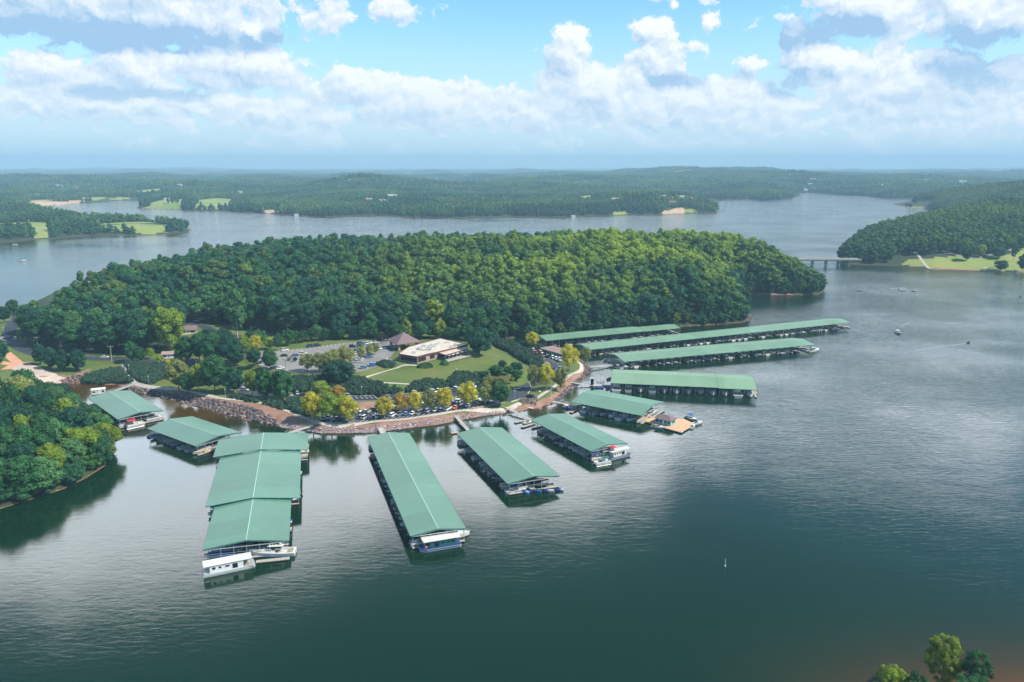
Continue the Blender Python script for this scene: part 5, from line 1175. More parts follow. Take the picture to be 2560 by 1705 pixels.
# craft out on the lake
for k, px, py, h_, hc, lb, sc in (('r_open', 2149, 727, 2.9, 'white', 'small white motorboat left of the boat with the long wake', .8), ('p_tan', 2256, 727, .0, 'white', 'white boat with awning trailing a foaming wake near the park shore', .9), ('r_tower', 2285, 728, .1, 'black', 'dark low boat right of the boat with the awning', .8),
        ('r_white', 2245, 833, -1.5, 'white', 'white boat heading towards the viewer off the longest roof', 1.1), ('j_black', 2421, 857, .5, 'white', 'dark jet ski out on the right with a thin curved wake', 1.1), ('j_black', 2551, 742, .5, 'white', 'tiny dark craft near the right edge below the park', 1),
        ('p_blue', 38, 612, .2, 'white', 'white pontoon boat below the small left island shore', 1.0), ('c_navy', 55, 653, .3, 'white', 'boat with dark awning in the channel left of the wooded hill', 1.0), ('r_open', 478, 596, .2, 'white', 'tiny boat off the right tip of the left island', .8),
        ('r_open', 772, 566, 2.9, 'white', 'small boat with a wake, leftmost of the channel boats behind the hill', .9), ('r_navy', 878, 553, 2.9, 'white', 'small boat with a wake near the far shore behind the hill', .9), ('r_open', 827, 590, 3.0, 'white', 'small boat with a long wake just behind the treetops', .9), ('r_open', 1106, 574, 0, 'black', 'tiny dark boat behind the treetops in mid channel', .8),
        ('c_open', 1877, 547, 1.4, 'white', 'small white sailboat-like cruiser in the right channel', 1.0), ('r_open', 2082, 528, 0, 'white', 'white boat in the middle of the wide right channel', 1.6), ('r_open', 1928, 522, 0, 'white', 'tiny white boat by the left side of the right channel', 1.5), ('r_open', 2150, 500, 0, 'black', 'tiny dark boat far up the right channel', 1.6), ('r_open', 2085, 493, .2, 'white', 'farthest white boat in the narrows', 1.6), ('r_navy', 2030, 493, .2, 'navy', 'farthest navy boat in the narrows', 1.6), ('r_open', 2136, 496, .2, 'navy', 'navy speck of a boat right of the narrows', 1.6), ('r_open', 2198, 508, .2, 'white', 'white speck of a boat left of the low spit', 1.6), ('r_open', 296, 518, .2, 'white', 'white boat in the sheltered inlet at upper left', 1.4)):
    put_boat(k, wp(px, py), h_, hc, lb, 'boats out on the open lake', sc)
foam = mat('foam', (.75, .78, .8), .6)
def wake(pts, w0, w1, lb):
    ws_ = [Vector(P(*p_)[:2]) for p_ in pts]; ws_ = resample(ws_, 6); n_ = len(ws_); b = MB(); rn = random.Random(len(lb))
    for i in range(n_ - 1):
        if rn.random() < .25: continue
        d = (ws_[i + 1] - ws_[i]).normalized(); s_ = Vector((-d.y, d.x)); w = (w0 + (w1 - w0) * i / n_) * rn.uniform(.4, 1)
        o_ = s_ * rn.uniform(-.3, .3) * w0
        b.add([(*(ws_[i] - s_ * w / 2 + o_), .05), (*(ws_[i + 1] - s_ * w / 2 + o_), .05), (*(ws_[i + 1] + s_ * w / 2 + o_), .05), (*(ws_[i] + s_ * w / 2 + o_), .05)], [(0, 1, 2, 3)])
    o = b.build('wake_foam', foam); tag(o, lb, 'wake', kind='stuff')
wake([(2250, 728), (2238, 723), (2228, 721)], 1.0, .3, 'white foam behind the boat with the awning')
wake([(2248, 822), (2262, 811), (2280, 803)], .2, .1, 'faint foam behind the boat heading this way')
wake([(2417, 858), (2390, 862), (2340, 868), (2290, 876)], .25, .12, 'thin foam line behind the jet ski')
wake([(776, 566), (800, 568), (830, 570)], 1.2, .4, 'foam line of the leftmost channel boat'); wake([(832, 590), (860, 589), (900, 588), (960, 584)], 1.6, .5, 'foam line behind the boat over the treetops'); wake([(882, 553), (910, 555)], 1.6, .5, 'foam line near the far shore')
q = P(1813, 1415); b = MB(); b.cyl((0, 0, -1), (0, 0, 2.2), .09, .07, 8); b.cyl((0, 0, 2.2), (0, 0, 2.45), .12, .02, 8); b.cyl((0, 0, -.2), (0, 0, .12), .3, .26, 10)
o = b.build('marker_pole', whitep, loc=q); tag(o, 'thin white marker pole standing alone in the open water', 'marker pole')

# ------------------------------------------------------------------ gangways, piers, fuel float
def gang(a, za, b_, zb, w, lb, rails=True, m=None):
    p_, q_ = P(*a, za), P(*b_, zb); root = empty('gangway', (p_.x, p_.y, 0)); p0 = Vector((0, 0, za)); q0 = Vector((q_.x - p_.x, q_.y - p_.y, zb))
    MB().bar(p0, q0, w, .14).build('deck', m or conc, root)
    d = (q0 - p0).normalized(); s_ = Vector((-d.y, d.x, 0)).normalized(); n = max(2, int((q0 - p0).length / 2.2)); 
    if rails:
        for sg in (-1, 1):
            b = MB(); o_ = s_ * sg * w / 2
            b.bar(p0 + o_ + Vector((0, 0, 1.05)), q0 + o_ + Vector((0, 0, 1.05)), .07); b.bar(p0 + o_ + Vector((0, 0, .55)), q0 + o_ + Vector((0, 0, .55)), .05)
            for i in range(n + 1): r_ = p0.lerp(q0, i / n) + o_; b.bar(r_, r_ + Vector((0, 0, 1.05)), .06)
            b.build('railing', steel, root)
    b = MB()
    for i in range(1, n, 2):
        r_ = p0.lerp(q0, i / n); b.cyl((r_.x, r_.y, -1.5), (r_.x, r_.y, r_.z), .1, n=6)
    b.build('support', floatm, root)
    tag(root, lb, 'gangway', 'gangways from shore to docks'); return root
gang((337, 960), 1.6, (262, 986), .6, 2.0, 'long gangway from the path to the little white shed')
gang((800, 1058), 1.9, (716, 1085), .7, 2.2, 'white gangway leading to the three-step roof')
gang((943, 1054), 2.1, (959, 1086), .7, 2.6, 'broad pale gangway onto the long near roof')
gang((1135, 1034), 2.0, (1171, 1076), .7, 1.8, 'railed gangway onto the jet-ski dock')
gang((1271, 1021), 1.7, (1330, 1050), .6, 1.8, 'gangway onto the dock with the cream houseboat')
gang((1382, 1003), 1.7, (1440, 1016), .6, 1.8, 'gangway from the flagpole to the dock by the fuel float')
gang((1420, 955), 1.8, (1476, 964), .6, 1.6, 'gangway onto the pier with dark bollards'); gang((1474, 918), 1.5, (1532, 914), .6, 1.6, 'gangway onto the long roof behind the broadside one')
gang((1352, 868), 2.0, (1372, 876), 1.0, 3, 'short gangway beside the marina shop roof')
def pierbox(a, b_, w, m, lb):
    p_, q_ = P(*a, .5), P(*b_, .5); b = MB(); b.bar((p_.x, p_.y, .48), (q_.x, q_.y, .48), w, .16); root = b.build('pier', m)
    f = MB(); f.bar((p_.x, p_.y, .15), (q_.x, q_.y, .15), w * .85, .48); f.build('float', floatm, root); tag(root, lb, 'pier', 'small floating piers')
pierbox((1287, 1056), (1330, 1047), 1.4, pier, 'upper of two short piers left of the houseboat dock'); pierbox((1304, 1068), (1336, 1058), 1.4, pier, 'lower of two short piers left of the houseboat dock')
pierbox((1426, 1031), (1454, 1018), 1.6, wood, 'short brown pier beside the row of jet skis'); pierbox((1474, 963), (1530, 964), 2.4, conc, 'pier with dark bollards reaching to the broadside roof')
pierbox((1890, 985), (1878, 962), 1.6, wood, 'brown pier at the lake end of the broadside roof'); pierbox((1128, 1083), (1146, 1080), 1.2, tanw, 'short tan pier at the shore end of the jet-ski roof')
pierbox((2092, 816), (2125, 818), 2.0, pier, 'dark float at the lake tip of the longest roof'); pierbox((640, 1404), (724, 1395), 1.6, pier, 'walkway in front of the large yacht')
for i in range(5):
    q = P(1493 + i * 4.2, 962); b = MB(); b.cyl((0, 0, 0), (0, 0, 1.1), .22, .18, 8); b.cyl((0, 0, 1.1), (0, 0, 1.4), .26, .1, 8); o = b.build('bollard', blackp, loc=(q.x, q.y, .56)); tag(o, 'dark bollard on the pier, %s from the left' % ordw(i), 'bollard', 'dark bollards on the pier')
b = MB(); q = P(1480, 965); b.box((0, 0, 2.2), (1.6, 1.6, 3.3)); b.box((0, 0, 3.95), (2.0, 2.0, .2)); o = b.build('kiosk', glassd, loc=(q.x, q.y, .4)); tag(o, 'narrow dark kiosk where the gangway meets the bollard pier', 'kiosk')
fp = [P(x, y, .7)[:2] for x, y in ((1605, 1050), (1640, 1040), (1712, 1048), (1738, 1060), (1703, 1081), (1655, 1068))]
root = empty('fuel_float', (0, 0, 0)); MB().prism(fp, .45, .72).build('deck', tanw, root); MB().prism([(Vector(p_) - Vector(fp[0])) * .97 + Vector(fp[0]) for p_ in fp], -.3, .44).build('float', floatm, root); tag(root, 'tan wooden float carrying the small purple-roofed fuel hut', 'floating platform')
purple = mat('purple-brown shingles', (.20, .135, .15), .85, var=.2, vscale=1.5); aqua = mat('aqua siding', (.22, .45, .45), .7, var=.08, vscale=1)
def hut(nm, c, sx, sy, h, rz, wallm, roofm_, lb, z0, rh, over=.7, wins=4, gable=False, cat='hut', doorside=-1):
    root = empty(nm, (c[0], c[1], z0), rz)
    wl = MB().box((0, 0, h / 2), (sx, sy, h)).build('wall', wallm, root)
    X, Y = sx / 2 + over, sy / 2 + over; b = MB()
    if gable: vs = [(-X, -Y, h), (X, -Y, h), (X, Y, h), (-X, Y, h), (-X, 0, h + rh), (X, 0, h + rh)]; b.add(vs, [(0, 1, 5, 4), (2, 3, 4, 5), (1, 2, 5), (3, 0, 4), (3, 2, 1, 0)])
    else:
        r_ = max(0, X - Y); vs = [(-X, -Y, h), (X, -Y, h), (X, Y, h), (-X, Y, h), (-r_, 0, h + rh), (r_ + .01, 0, h + rh)]; b.add(vs, [(0, 1, 5, 4), (2, 3, 4, 5), (1, 2, 5), (3, 0, 4), (3, 2, 1, 0)])
    b.build('roof', roofm_, root)
    for i in range(wins):
        x = -sx / 2 + sx * (i + .5) / wins
        for s in (-1, 1): w_ = MB().box((x, s * (sy / 2 + .02), h * .55), (sx / wins * .6, .06, h * .38)).build('window', glassd, wl)
    for s in (-1, 1): MB().box((s * (sx / 2 + .02), 0, h * .55), (.06, sy * .4, h * .38)).build('window', glassd, wl)
    MB().box((sx * .02, doorside * (sy / 2 + .04), h * .4), (.95, .08, h * .78)).build('door', whitep, wl)
    tag(root, lb, cat); return root
q = P(1664, 1058, .72); hut('fuel_hut', q, 8.0, 5.4, 2.7, hd((1640, 1052), (1690, 1063)), aqua, purple, 'small aqua hut with a purple hip roof on the tan float', .72, 1.6, cat='hut')
q = P(247, 983, .6); hut('shed', q, 6.5, 3.2, 2.4, hd((225, 985), (262, 981)), whitep, deckw, 'little white shed on the dock at the end of the long gangway', .55, .7, .25, 3, True, 'shed')
pinkr = mat('pinkish shingles', (.36, .25, .24), .85, var=.12, vscale=1)
a_, b_ = P(1363, 884, 2.4), P(1408, 897, 2.4); d = b_ - a_; hut('marina_shop', (a_ + b_) / 2 + Vector((2.2, 5, 0)), d.length + 3, 9.5, 3.0, math.atan2(d.y, d.x), aqua, pinkr, 'long aqua marina shop with a pinkish roof beside the parked cars', 2.3, 1.7, .8, 7, False, 'shop')
q = P(462, 845, 8); hut('lodge', GP(466, 832), 13, 9, 3, .3, creamp, purple, 'brown-roofed house half hidden by trees in the left grove', 8.0, 2.4, .8, 3, True, 'house')
q = GP(428, 893); hut('pavilion', q, 9, 6, 2.6, .2, whitep, pinkr, 'small building with a pinkish roof by the small left car park', q.z, 1.3, .6, 3, True, 'building')

# ------------------------------------------------------------------ restaurant
stone = mat('pinkish stone', (.42, .30, .25), .9, var=.18, vscale=1.5); roofc_ = mat('cream membrane roof', (.57, .51, .44), .85, var=.13, vscale=.35); maroon = mat('maroon fascia', (.20, .06, .06), .7)
root = empty('restaurant', (*P(1085, 868, 9)[:2], 9.0)); O = root.location
def RP(*pts, z): return [(P(x, y, z) - O)[:2] for x, y in pts]
mainp = RP((996, 885), (1042, 892.5), (1072, 884.5), (1093, 880.5), (1169, 862), (1101, 846.5), (1021, 868), z=13.2)
def shrink(poly, k):
    cx = sum(p_[0] for p_ in poly) / len(poly); cy_ = sum(p_[1] for p_ in poly) / len(poly); out = []
    for p_ in poly: v = Vector((p_[0] - cx, p_[1] - cy_)); out.append((cx + v.x * (1 - k / v.length), cy_ + v.y * (1 - k / v.length)))
    return out
wl = MB().prism(shrink(mainp, 1.0), -.3, 3.7).build('wall', stone, root)
rf = MB().prism(shrink(mainp, .35), 4.2, 4.32).build('roof', roofc_, root)
MB().prism(mainp, 3.65, 4.22).build('fascia', maroon, rf)
par = MB()
for i in range(len(mainp)):
    a, b_ = mainp[i], mainp[(i + 1) % len(mainp)]; par.bar((*a, 4.3), (*b_, 4.3), .3, .42)
par.build('parapet', maroon, rf)
ter = RP((1093, 881.5), (1114, 887.5), (1169, 871.5), (1169, 864), z=12.4)
tr_ = MB().prism(ter, 3.0, 3.45).build('roof', maroon, root); MB().prism(shrink(ter, .4), 3.46, 3.52).build('roof_deck', roofc_, tr_)
ups = RP((1040, 871), (1062, 876), (1150, 858), (1105, 849), z=13.6); MB().prism(ups, 4.33, 4.75).build('raised_roof', roofc_, root)
sk = shrink(mainp, 1.0)
def glaz(p0, p1, f0, f1, z0, z1, n):
    a, b_ = Vector(p0), Vector(p1); d = (b_ - a); u = d.normalized(); nn = Vector((u.y, -u.x)); cc = Vector((sum(q_[0] for q_ in sk) / len(sk), sum(q_[1] for q_ in sk) / len(sk)))
    if (a + nn - cc).length < (a - cc).length: nn = -nn
    s0, s1 = a + d * f0 + nn * .06, a + d * f1 + nn * .06; m = (s0 + s1) / 2; rz = math.atan2(u.y, u.x)
    w_ = MB().box((m.x, m.y, (z0 + z1) / 2), ((s1 - s0).length, .1, z1 - z0), rz).build('window', glassd, wl)
    f = MB()
    for i in range(n + 1): q_ = s0.lerp(s1, i / n) + nn * .07; f.box((q_.x, q_.y, (z0 + z1) / 2), (.14, .1, z1 - z0), rz)
    f.build('mullion', maroon, w_)
glaz(sk[0], sk[1], .06, .97, .7, 3.1, 7); glaz(sk[1], sk[2], .05, .72, .7, 3.1, 5); glaz(sk[2], sk[3], .15, .75, .8, 2.9, 2); glaz(sk[3], sk[4], .06, .96, .3, 2.8, 10)
for i in range(7):
    a, b_ = Vector(ter[1]), Vector(ter[2]); q_ = a.lerp(b_, i / 6) * .985; MB().box((q_.x, q_.y, 1.5), (.28, .28, 3.0)).build('column', stone, root)
rn = random.Random(5)
for i in range(13):
    px, py = ((1050, 871), (1060, 866), (1072, 868), (1080, 862), (1090, 861), (1095, 858), (1076, 872), (1066, 873), (1128, 866), (1035, 880), (1118, 856), (1085, 866), (1138, 862))[i]
    v = P(px, py, 14.0) - O; sx, sy, sz = rn.uniform(1, 2.4), rn.uniform(1, 1.8), rn.uniform(.7, 1.5); b = MB(); b.box((v.x, v.y, 4.6 + sz / 2), (sx, sy, sz), .3); b.cyl((v.x, v.y, 4.6 + sz), (v.x, v.y, 4.8 + sz), sy * .3, n=10); b.build('rooftop_unit', steel, root)
tag(root, 'low cream-roofed restaurant with dark windows on the lawn hill', 'restaurant')
MB().prism([(P(x, y, 9)[:2]) for x, y in ((1108, 901), (1114, 905), (1180, 889), (1172, 883))], 8.7, 9.12).build('terrace', pier); tag(bpy.data.objects['terrace'], kind='structure')
root = empty('entrance_canopy', (*P(1010, 868, 9)[:2], 9.0)); b = MB(); s_ = 8.2
b.add([(-s_, -s_, 4.2), (s_, -s_, 4.2), (s_, s_, 4.2), (-s_, s_, 4.2), (0, 0, 9.6), (-s_, -s_, 3.9), (s_, -s_, 3.9), (s_, s_, 3.9), (-s_, s_, 3.9)], [(0, 1, 4), (1, 2, 4), (2, 3, 4), (3, 0, 4), (5, 6, 1, 0), (6, 7, 2, 1), (7, 8, 3, 2), (8, 5, 0, 3), (8, 7, 6, 5)]); b.build('roof', purple, root)
for sx in (-1, 1):
    for sy in (-1, 1): MB().box((sx * 6, sy * 6, 1.9), (1.3, 1.3, 4.2)).build('pillar', stone, root)
root.rotation_euler = (0, 0, .55); tag(root, 'steep purple-brown pyramid-roofed entrance canopy beside the restaurant', 'canopy')
for i, (x, y) in enumerate(((1120, 897), (1130.5, 894.5), (1141, 891.5), (1154, 888), (1163, 885.5))):
    v = P(x, y, 9.1); r_ = empty('patio_umbrella', v); b = MB(); n = 8; b.add([(0, 0, 2.9)] + [(1.7 * math.cos(k * math.pi / 4), 1.7 * math.sin(k * math.pi / 4), 2.2) for k in range(8)], [(0, k + 1, (k + 1) % 8 + 1) for k in range(8)]); b.build('canopy', cvs['white'], r_); MB().cyl((0, 0, 0), (0, 0, 2.85), .05, n=6).build('pole', steel, r_)
    tag(r_, 'white patio umbrella, %s from the left on the restaurant terrace' % ordw(i), 'umbrella', 'white umbrellas on the terrace')
    t_ = empty('table', v + Vector((.1, -.1, 0))); MB().cyl((0, 0, .7), (0, 0, .76), .6, n=12).build('tabletop', wood, t_); MB().cyl((0, 0, 0), (0, 0, .7), .06, n=6).build('leg', steel, t_); tag(t_, 'round table under the %s umbrella from the left' % ordw(i), 'table', 'terrace tables')

# ------------------------------------------------------------------ cars
carp = mat('car paint', rough=.25, objcol=True, build=lambda N, b, pos, c: N.mix(N.mr(N.noise(pos, 3, 2), .4, .8, 0, .08), c, (.2, .18, .16)))
def car_proto(st):
    r = empty('parked_car', OFF); b = MB()
    S = {'sedan': ([(-2.3, .78, .45, .78), (-2.2, .86, .3, .95), (-1.2, .9, .3, 1.0), (1.0, .9, .3, .98), (1.9, .86, .3, .82), (2.25, .72, .42, .66)], (-1.75, -.95, .45, 1.25, 1.45)),
         'suv': ([(-2.35, .84, .5, .95), (-2.28, .92, .35, 1.1), (-1.2, .95, .35, 1.14), (1.0, .95, .35, 1.12), (2.0, .92, .35, 1.02), (2.35, .8, .5, .85)], (-2.22, -1.95, .55, 1.2, 1.82)),
         'pickup': ([(-2.8, .88, .6, 1.05), (-2.75, .95, .45, 1.12), (-1.0, .97, .45, 1.14), (1.2, .97, .45, 1.14), (2.4, .93, .45, 1.05), (2.75, .82, .6, .9)], (-.9, -.7, .7, 1.35, 1.85))}[st]
    b.loft([[(x, w, zl), (x, w * 1.0, (zl + zs) / 2), (x, w * .93, zs), (x, -w * .93, zs), (x, -w, (zl + zs) / 2), (x, -w, zl)] for x, w, zl, zs in S[0]])
    if st == 'pickup': b.box((-1.9, .9, 1.2), (1.8, .1, .2)); b.box((-1.9, -.9, 1.2), (1.8, .1, .2))
    b.build('body', carp, r)
    xr, xrt, xft, xf, zt = S[1]; w = .82; zb = (S[0][2][3] - .02)
    MB().loft([[(xr, w, zb), (xf, w, zb), (xf, -w, zb), (xr, -w, zb)][::-1], [(xrt, w * .82, zt), (xft, w * .82, zt), (xft, -w * .82, zt), (xrt, -w * .82, zt)][::-1]]).build('window', glassd, r)
    MB().box(((xrt + xft) / 2, 0, zt + .03), (xft - xrt + .12, w * 1.68, .07)).build('roof', carp, r)
    for x in (-1.4 if st != 'pickup' else -1.7, 1.4 if st != 'pickup' else 1.75):
        for s in (-1, 1): MB().cyl((x, s * .93, .34), (x, s * .72, .34), .34, n=10).build('wheel', rubber, r)
    for s in (-1, 1): MB().box((S[0][-1][0] - .12, s * .55, S[0][-1][3] - .06), (.22, .3, .14)).build('headlight', alum, r)
    kids(r); return r
CARP = {k: car_proto(k) for k in ('sedan', 'suv', 'pickup')}; cused = set()
CCOL = {'white': (.72, .72, .72, 1), 'black': (.02, .02, .024, 1), 'dark': (.035, .04, .055, 1), 'navy': (.02, .045, .12, 1), 'blue': (.04, .15, .36, 1), 'silver': (.38, .41, .44, 1), 'grey': (.16, .18, .2, 1), 'teal': (.03, .14, .17, 1), 'red': (.42, .03, .03, 1), 'orange': (.8, .16, .02, 1), 'brown': (.16, .08, .05, 1)}
def cars(place, group, zl, head, items, jit=.05):
    items = sorted(items, key=lambda q_: q_[0])
    for i, it in enumerate(items):
        px, py, c = it[:3]; st = it[3] if len(it) > 3 else ('suv' if (i * 7 + len(place)) % 5 < 2 else 'sedan'); h = it[4] if len(it) > 4 else head
        q = P(px, py + 1.5, zl) if zl is not None else GP(px, py + 1.5)
        src = CARP[st]; o = dup(src) if st in cused else src; cused.add(st)
        o.location = (q.x, q.y, (zl if zl is not None else q.z) + .05); o.rotation_euler = (0, 0, h + random.uniform(-jit, jit) + (math.pi if (i + len(place)) % 3 == 0 else 0))
        for k_ in kids(o): k_.color = CCOL[c]
        tag(o, '%s %s %s, %s from the left there' % (c, st, place, ordw(i)), 'car', group)
def z2(x, y): return 600 + x * .1913, 780 + y * .1913
U = [(587, 500, 'white'), (902, 452, 'navy', 'suv'), (1008, 442, 'black'), (828, 545, 'white'), (716, 570, 'blue'), (580, 572, 'dark'), (270, 670, 'dark'), (310, 692, 'white'), (460, 735, 'dark'), (525, 738, 'white'), (1250, 545, 'white'), (1358, 520, 'grey'), (1470, 457, 'black', 'suv'), (1575, 415, 'teal', 'suv'), (1575, 450, 'navy'), (1465, 510, 'blue'), (1508, 505, 'blue'), (1520, 545, 'white'), (1558, 620, 'white'), (1555, 650, 'silver'), (1690, 590, 'blue'), (1600, 730, 'teal'), (1715, 700, 'blue'), (1808, 677, 'navy'), (1920, 640, 'white'), (1680, 412, 'white'), (1775, 400, 'white'), (1735, 432, 'grey'), (1845, 480, 'white'), (1905, 472, 'blue'), (1945, 468, 'teal'), (1992, 464, 'white'), (900, 582, 'white'), (1240, 655, 'white'), (1040, 590, 'silver'), (1130, 575, 'grey')]
cars('in the upper car park', 'cars in the upper car park', 8.5, R(25), [(*z2(u[0], u[1]), *u[2:]) for u in U], .35)
cars('behind the entrance canopy', 'cars behind the canopy', 8.6, R(80), [(963, 849, 'silver'), (974, 849, 'white'), (986, 850, 'teal')])
cars('behind the trees of the left grove', 'cars behind the left grove', None, R(10), [(684, 850, 'dark'), (689, 849, 'white'), (461, 817, 'dark'), (492, 802, 'white', 'suv')])
def z3(x, y): return 780 + x * .1274, 960 + y * .1274
def z4(x, y): return 1040 + x * .16985, 940 + y * .16985
def z8(x, y): return 1340 + x * .12755, 840 + y * .12755
row = [(*z3(*u[:2]), *u[2:]) for u in ((250, 680, 'silver'), (350, 660, 'white'), (480, 690, 'navy'), (560, 712, 'navy'), (700, 700, 'silver'), (940, 660, 'navy'), (1040, 665, 'white'), (1215, 655, 'navy'), (1300, 645, 'white'), (1395, 650, 'navy'), (1590, 620, 'white', 'suv'), (1715, 605, 'grey'), (1850, 592, 'blue'), (1985, 582, 'white'), (2085, 582, 'grey'), (2150, 555, 'dark', 'suv'))]
row += [(*z4(*u[:2]), *u[2:]) for u in ((178, 520, 'silver'), (290, 507, 'white'), (368, 508, 'navy'), (465, 490, 'white', 'suv'), (577, 470, 'orange'), (680, 455, 'navy'), (775, 437, 'white'), (950, 405, 'grey', 'suv'), (1040, 400, 'dark'), (1110, 398, 'navy'))]
cars('in the waterside parking row', 'cars in the waterside row', 3.0, R(63), row)
cars('in the middle parking row', 'cars in the middle row', 3.0, R(-25), [(*z3(*u[:2]), *u[2:]) for u in ((1045, 548, 'white'), (1230, 522, 'dark'), (1320, 500, 'grey'), (1600, 487, 'white'), (2180, 412, 'white'), (720, 525, 'silver'), (900, 535, 'white'))] + [(*z4(*u[:2]), *u[2:]) for u in ((590, 382, 'white'), (650, 367, 'white'), (890, 342, 'white'), (290, 405, 'silver'))], .2)
cars('along the bank in the back row', 'cars in the back row', 3.2, R(-42), [(*z3(*u[:2]), *u[2:]) for u in ((1345, 237, 'black', 'suv'), (2025, 192, 'white', 'suv'), (680, 238, 'silver'))] + [(*z4(*u[:2]), *u[2:]) for u in ((180, 242, 'teal'), (258, 237, 'white', 'suv'), (350, 232, 'white'), (440, 213, 'dark', 'suv'), (530, 216, 'navy'), (600, 202, 'white', 'suv'), (640, 190, 'white'), (695, 178, 'white'), (770, 157, 'brown'), (835, 152, 'white'), (915, 142, 'teal', 'pickup'))])
cars('by the small lower lot', 'cars in the small lower lot', 3.1, R(-75), [(743.5, 984, 'silver'), (758, 987.5, 'dark'), (774, 988, 'white', 'suv'), (730, 994, 'silver')])
cars('on the road loop', 'cars on the roads', None, R(20), [(38, 848, 'white', 'suv', R(115)), (262, 893, 'white', 'sedan', R(5)), (613, 975, 'white', 'suv', R(-20)), (1294, 971, 'white', 'sedan', R(40)), (1325, 993, 'black', 'suv', R(-40)), (4, 854, 'dark', 'suv', R(20)), (-4, 862, 'grey', 'sedan', R(20)), (405, 902, 'white', 'suv', R(80)), (412, 918, 'teal', 'sedan', R(20))])
cars('in the marina parking by the hedge', 'cars in the marina parking', 2.4, R(-70), [(1299, 872, 'silver'), (1312.5, 875, 'white'), (1326, 880, 'white'), (1334, 877, 'white'), (1339, 881, 'red'), (1348, 880, 'red', 'pickup'), (1353, 882, 'white', 'suv')])
cars('in front of the marina shop', 'cars at the marina shop', 2.4, R(-85), [(*z8(*u[:2]), *u[2:]) for u in ((220, 405, 'black', 'suv'), (330, 432, 'white', 'suv'), (400, 457, 'white', 'suv'), (425, 490, 'navy'), (470, 475, 'white'))])
cars('in the west row of the marina parking', 'cars in the marina parking, west row', 2.4, R(5), [(*z8(*u[:2]), *u[2:]) for u in ((132, 492, 'red'), (170, 520, 'teal'), (180, 552, 'silver'), (160, 600, 'white'), (128, 622, 'red'), (130, 662, 'white'))])
cars('in the east row of the marina parking', 'cars in the marina parking, east row', 2.4, R(10), [(*z8(*u[:2]), *u[2:]) for u in ((495, 640, 'white'), (455, 668, 'white'), (510, 672, 'white'), (400, 705, 'white'), (375, 740, 'white'), (330, 800, 'silver'))])
cars('on the park drive across the bridge', 'cars on the park drive', None, R(10), [(2473, 672, 'white'), (2540, 673, 'white', 'suv'), (2471, 634, 'white')])

# ------------------------------------------------------------------ lamps, poles, flag, bridge
def lamp(px, py, h, lb, kind=0, grp=None):
    q = GP(px, py); r_ = empty('street_lamp', q); MB().cyl((0, 0, -.3), (0, 0, h), .09 if kind else .07, .06, 8).build('pole', blackp if kind else steel, r_)
    b = MB()
    if kind:
        for s in (-1, 1): b.bar((0, 0, h), (s * .9, 0, h + .1), .08); b.box((s * 1.2, 0, h + .08), (.8, .4, .16))
        b.build('lamp_head', blackp, r_)
    else: b.cyl((0, 0, h), (0, 0, h + .5), .16, .26, 8); b.cyl((0, 0, h + .5), (0, 0, h + .7), .3, .05, 8); b.build('lamp_head', whitep, r_)
    tag(r_, lb, 'lamp', grp)
for i, (a, b_) in enumerate(((714, 931), (797, 862), (881, 864), (925, 921))): lamp(a, b_, 7.2, 'tall dark twin-headed lamp pole in the upper car park, %s from the left' % ordw(i), 1, 'car park lamps')
for a, b_, lb in ((323, 933, 'beside the path above the long gangway'), (372, 962, 'between juniper bank and breakwater path'), (564, 996, 'on the shore path above the dark boulders'), (905, 989, 'at the foot of the juniper bank over the empty bays'), (1019, 982, 'between the two juniper banks below the lawn'), (928, 1051, 'between waterside cars under the yellow trees'), (939, 1058, 'at the head of the broad pale gangway'), (1142, 1028, 'at the head of the railed gangway'), (1287, 1000, 'on the grass beside the concrete boat ramp'), (1143, 953, 'inside the juniper bank right of the steps'), (10, 835, 'beside the road at the left picture edge'), (1223, 956, 'among the olive trees below the lawn')):
    lamp(a, b_, 4.4, 'small pale lamp post ' + lb, 0, None)
def upole(px, py, h, lb):
    q = GP(px, py); r_ = empty('utility_pole', q, R(20)); MB().cyl((0, 0, -.3), (0, 0, h), .2, .13, 8).build('pole', palebark, r_); b = MB(); b.bar((-1.6, 0, h - .4), (1.6, 0, h - .4), .16); b.build('crossarm', palebark, r_)
    b = MB()
    for x in (-1.4, 0, 1.4): b.cyl((x, 0, h - .3), (x, 0, h + .0), .07, n=6)
    b.build('insulator', steel, r_); tag(r_, lb, 'utility pole'); return q + Vector((0, 0, h))
u1 = upole(280, 907, 10.5, 'pale wooden utility pole on the grass by the left road'); u2 = upole(96, 875, 8.5, 'utility pole at the bend of the left road before the wood')
b = MB()
for dx in (-1.2, 0, 1.2):
    pv0 = u2 + Vector((dx, 0, -.1))
    for i in range(1, 13): t_ = i / 12; q_ = u2.lerp(u1, t_) + Vector((dx, 0, -.1 - 4 * t_ * (1 - t_) * 1.6)); b.bar(pv0, q_, .05); pv0 = q_
o = b.build('power_line', blackp); tag(o, 'three sagging wires between the two left utility poles', 'cable')
q = GP(1378, 1001); r_ = empty('flagpole', q); MB().cyl((0, 0, -.2), (0, 0, 9.0), .1, .05, 8).build('pole', whitep, r_); MB().cyl((0, 0, 9.0), (0, 0, 9.25), .1, .03, 8).build('finial', alum, r_); tag(r_, 'tall white flagpole at the head of the gangway on the spit', 'flagpole')
